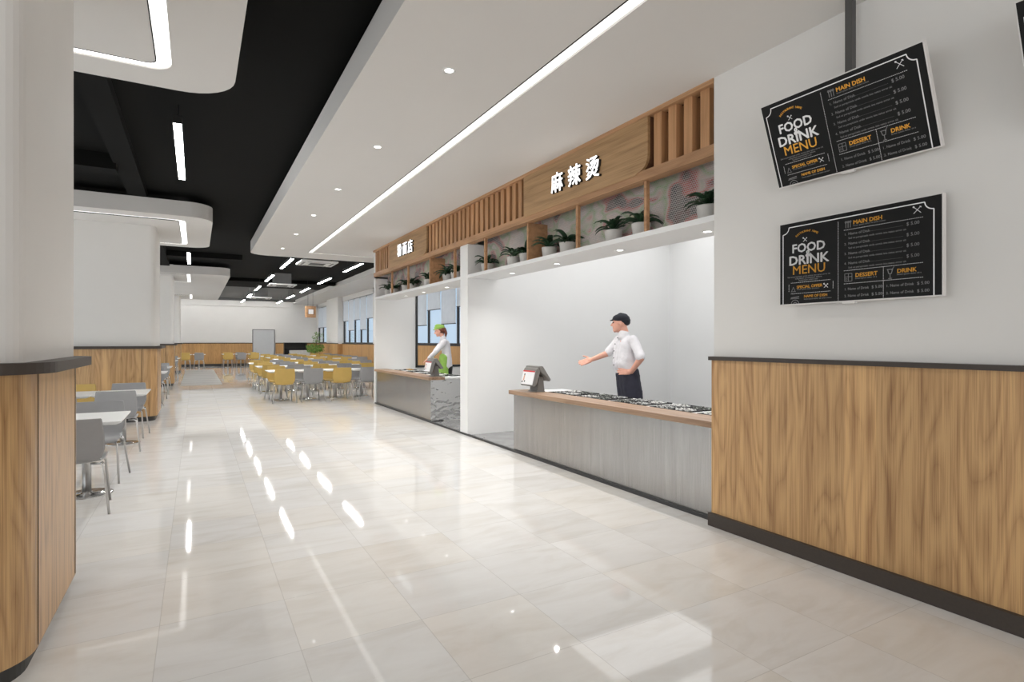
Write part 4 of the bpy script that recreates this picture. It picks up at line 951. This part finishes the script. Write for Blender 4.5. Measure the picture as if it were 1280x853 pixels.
# man in the near kitchen: local x = to the right as seen, local y = away, z up
th = math.radians(41.1)
man = thing('person', 'man in white chef shirt, navy apron and black cap, arm held out', 'person', (4.845, 5.56, 0.012), -th)
hp, T = head_prims((-0.088, 0.0, 1.715), s=1.02)
nsh = Vector((0.075, -0.175, 1.50)); fsh = Vector((-0.105, 0.145, 1.50))
nel = Vector((0.165, -0.30, 1.275)); nwr = Vector((0.05, -0.175, 1.10))
fel = Vector((-0.255, 0.12, 1.325)); fwr = Vector((-0.455, 0.03, 1.245))
body = hp + [('c', (-0.055, 0, 1.66), (-0.02, 0, 1.52), 0.056, 0.062),
    ('c', nsh, fsh, 0.045, 0.045), ('c', (-0.01, 0, 1.45), (0.005, 0, 1.10), 0.11, 0.11),
    ('c', nsh, nel, 0.048, 0.043), ('c', nel, nwr, 0.044, 0.029), ('c', fsh, fel, 0.048, 0.043), ('c', fel, fwr, 0.044, 0.029),
    ('c', (0.01, -0.05, 1.0), (0.05, -0.08, 0.5), 0.07, 0.05), ('c', (0.05, -0.08, 0.5), (0.06, -0.10, 0.09), 0.05, 0.04),
    ('c', (0.01, 0.05, 1.0), (0.03, 0.08, 0.5), 0.07, 0.05), ('c', (0.03, 0.10, 0.5), (0.04, 0.11, 0.09), 0.055, 0.04)]
body += hand(fwr, (-0.90, -0.10, -0.30), (-0.25, -0.85, 0.45), 0.35, 1.1, 0.10, 1)
body += hand(nwr, (-0.97, 0.10, 0.02), (0.05, 0.9, -0.2), 0.4, 1.08, 0.15, -1)
bd = blob('body', body, M['skin'], man, 0.0055, 3)
face_bits(T, man, M['beard'])
ax = (nsh - fsh).normalized()   # shoulder axis
def off(p, k): return tuple(Vector(p) + Vector((ax.x, ax.y, 0)) * k)
sh = [('c', off((-0.012, 0, 1.49), 0.165), off((-0.012, 0, 1.49), -0.165), 0.068, 0.068),
      ('c', (-0.045, -0.005, 1.54), (-0.045, 0, 1.585), 0.085, 0.070)]
for k_ in (-0.075, 0.0, 0.075):
    sh += [('c', off((-0.02, 0, 1.44), k_), off((-0.045, -0.01, 1.20), k_), 0.108, 0.114), ('c', off((-0.045, -0.01, 1.20), k_), off((-0.01, 0, 1.10), k_), 0.114, 0.108)]
sh += [('c', nsh, nsh.lerp(nel, 0.86), 0.064, 0.060), ('c', fsh, fsh.lerp(fel, 0.90), 0.064, 0.060), ('c', nsh.lerp(nel, 0.80), nsh.lerp(nel, 0.90), 0.063, 0.063)]
blob('shirt', sh, M['shirt'], man, 0.010, 3, 0.014)
b = B()
for z, x, yy in ((1.53, -0.125, -0.035), (1.45, -0.158, -0.055), (1.36, -0.172, -0.062), (1.27, -0.176, -0.064), (1.18, -0.174, -0.06)):
    bmesh.ops.create_icosphere(b, subdivisions=1, radius=0.0085, matrix=Matrix.Translation((x + 0.004, yy - 0.012, z)))
obj('buttons', b, M['ink'], man)
ap = []
for k_ in (-0.08, 0.0, 0.08):
    ap += [('c', off((0.0, 0, 1.075), k_), off((0.035, 0, 0.80), k_), 0.116, 0.125), ('c', off((0.035, 0, 0.80), k_), off((0.04, 0, 0.46), k_), 0.125, 0.13)]
ap += [('c', (0.055, -0.10, 0.5), (0.065, -0.10, 0.1), 0.07, 0.06), ('c', (0.035, 0.10, 0.5), (0.045, 0.11, 0.1), 0.07, 0.06)]
blob('apron', ap, M['navy'], man, 0.012, 3, 0.012)
blob('cap', [('e', (-0.078, 0, 1.778), (0.112, 0.092, 0.062)), ('c', (-0.085, 0, 1.80), (-0.035, 0, 1.795), 0.055, 0.05), ('e', (-0.040, 0, 1.752), (0.082, 0.088, 0.052)), ('e', (-0.022, 0, 1.728), (0.062, 0.074, 0.045)), ('e', (-0.172, 0, 1.762), (0.055, 0.062, 0.010), (0, -0.22, 0))], M['cap'], man, 0.006, 2)
blob('beard', [('e', (-0.155, 0, 1.622), (0.020, 0.026, 0.024)), ('e', (-0.175, 0, 1.668), (0.012, 0.024, 0.006))], M['beard'], man, 0.004, 1)
b = B()
for yy, xx in ((-0.10, 0.055), (0.11, 0.035)): bmesh.ops.create_icosphere(b, subdivisions=2, radius=1, matrix=Matrix.Translation((xx - 0.06, yy, 0.045)) @ Matrix.Diagonal((0.145, 0.05, 0.045, 1)))
obj('shoes', b, M['shoe'], man, smooth=True)

# woman in the far kitchen
th = math.radians(21.4)
wom = thing('person', 'woman in green cap and green apron bending over the far counter', 'person', (4.74, 11.42, 0.012), -th)
hp, T = head_prims((-0.11, 0, 1.705), tilt=-0.28, s=0.98)
sh1 = Vector((0.0, -0.16, 1.47)); sh2 = Vector((-0.03, 0.16, 1.47)); e1 = Vector((-0.17, -0.22, 1.27)); w1 = Vector((-0.345, -0.10, 1.105)); e2 = Vector((-0.19, 0.18, 1.26)); w2 = Vector((-0.30, 0.02, 1.09))
body = hp + [('c', (-0.07, 0, 1.65), (-0.01, 0, 1.52), 0.047, 0.055), ('c', sh1, sh2, 0.04, 0.04), ('c', (0.01, 0, 1.43), (0.05, 0, 1.12), 0.095, 0.10),
    ('c', sh1, e1, 0.042, 0.036), ('c', e1, w1, 0.036, 0.024), ('c', sh2, e2, 0.042, 0.036), ('c', e2, w2, 0.036, 0.024),
    ('c', (0.05, -0.07, 1.0), (0.05, -0.08, 0.5), 0.09, 0.055), ('c', (0.05, -0.08, 0.5), (0.06, -0.08, 0.09), 0.05, 0.036),
    ('c', (0.05, 0.07, 1.0), (0.04, 0.08, 0.5), 0.09, 0.055), ('c', (0.04, 0.08, 0.5), (0.05, 0.08, 0.09), 0.05, 0.036)]
body += hand(w1, (-0.75, 0.2, -0.55), (0.3, 0.2, -0.9), 0.3, 0.95, 0.35, -1) + hand(w2, (-0.75, 0.1, -0.55), (0.3, -0.2, -0.9), 0.3, 0.95, 0.35, 1)
blob('body', body, M['skin'], wom, 0.0065, 3)
face_bits(T, wom, M['hair'])
sh = [('c', (0.0, -0.13, 1.455), (-0.02, 0.13, 1.455), 0.068, 0.068), ('c', (-0.025, 0, 1.53), (-0.03, 0, 1.58), 0.075, 0.058)]
for yy in (-0.075, 0, 0.075): sh += [('c', (0.02, yy, 1.42), (0.05, yy, 1.20), 0.105, 0.105), ('c', (0.05, yy, 1.20), (0.055, yy, 0.95), 0.105, 0.125)]
sh += [('c', sh1, e1, 0.066, 0.058), ('c', e1, e1.lerp(w1, 0.9), 0.056, 0.042), ('c', sh2, e2, 0.066, 0.058), ('c', e2, e2.lerp(w2, 0.9), 0.056, 0.042)]
blob('shirt', sh, M['shirt'], wom, 0.011, 3, 0.014)
ap = []
for yy in (-0.09, -0.03, 0.04, 0.09): ap += [('c', (0.0, yy, 1.12), (0.0, yy, 0.80), 0.115, 0.125), ('c', (0.0, yy, 0.80), (0.01, yy, 0.60), 0.125, 0.13)]
blob('apron', ap, M['green'], wom, 0.012, 3, 0.010)
blob('trousers', [('c', (0.07, -0.07, 0.92), (0.06, -0.08, 0.5), 0.115, 0.085), ('c', (0.06, -0.08, 0.5), (0.06, -0.08, 0.1), 0.08, 0.06), ('c', (0.07, 0.07, 0.92), (0.05, 0.08, 0.5), 0.115, 0.085), ('c', (0.05, 0.08, 0.5), (0.05, 0.08, 0.1), 0.08, 0.06)], M['ink'], wom, 0.012, 2)
blob('hair', [('e', (-0.075, 0, 1.735), (0.098, 0.086, 0.085)), ('c', (0.0, 0, 1.75), (0.035, -0.01, 1.66), 0.042, 0.036), ('c', (0.035, -0.01, 1.66), (0.03, -0.015, 1.575), 0.034, 0.014)], M['hair'], wom, 0.008, 2)
blob('cap', [('e', (-0.105, 0, 1.785), (0.118, 0.096, 0.062), (0, -0.2, 0)), ('e', (-0.12, 0, 1.815), (0.09, 0.082, 0.045)), ('e', (-0.195, 0, 1.748), (0.06, 0.068, 0.012), (0, -0.45, 0))], M['green'], wom, 0.007, 2)
b = B()
for yy in (-0.08, 0.08): bmesh.ops.create_icosphere(b, subdivisions=2, radius=1, matrix=Matrix.Translation((0.0, yy, 0.045)) @ Matrix.Diagonal((0.13, 0.045, 0.045, 1)))
obj('shoes', b, M['shoe'], wom, smooth=True)
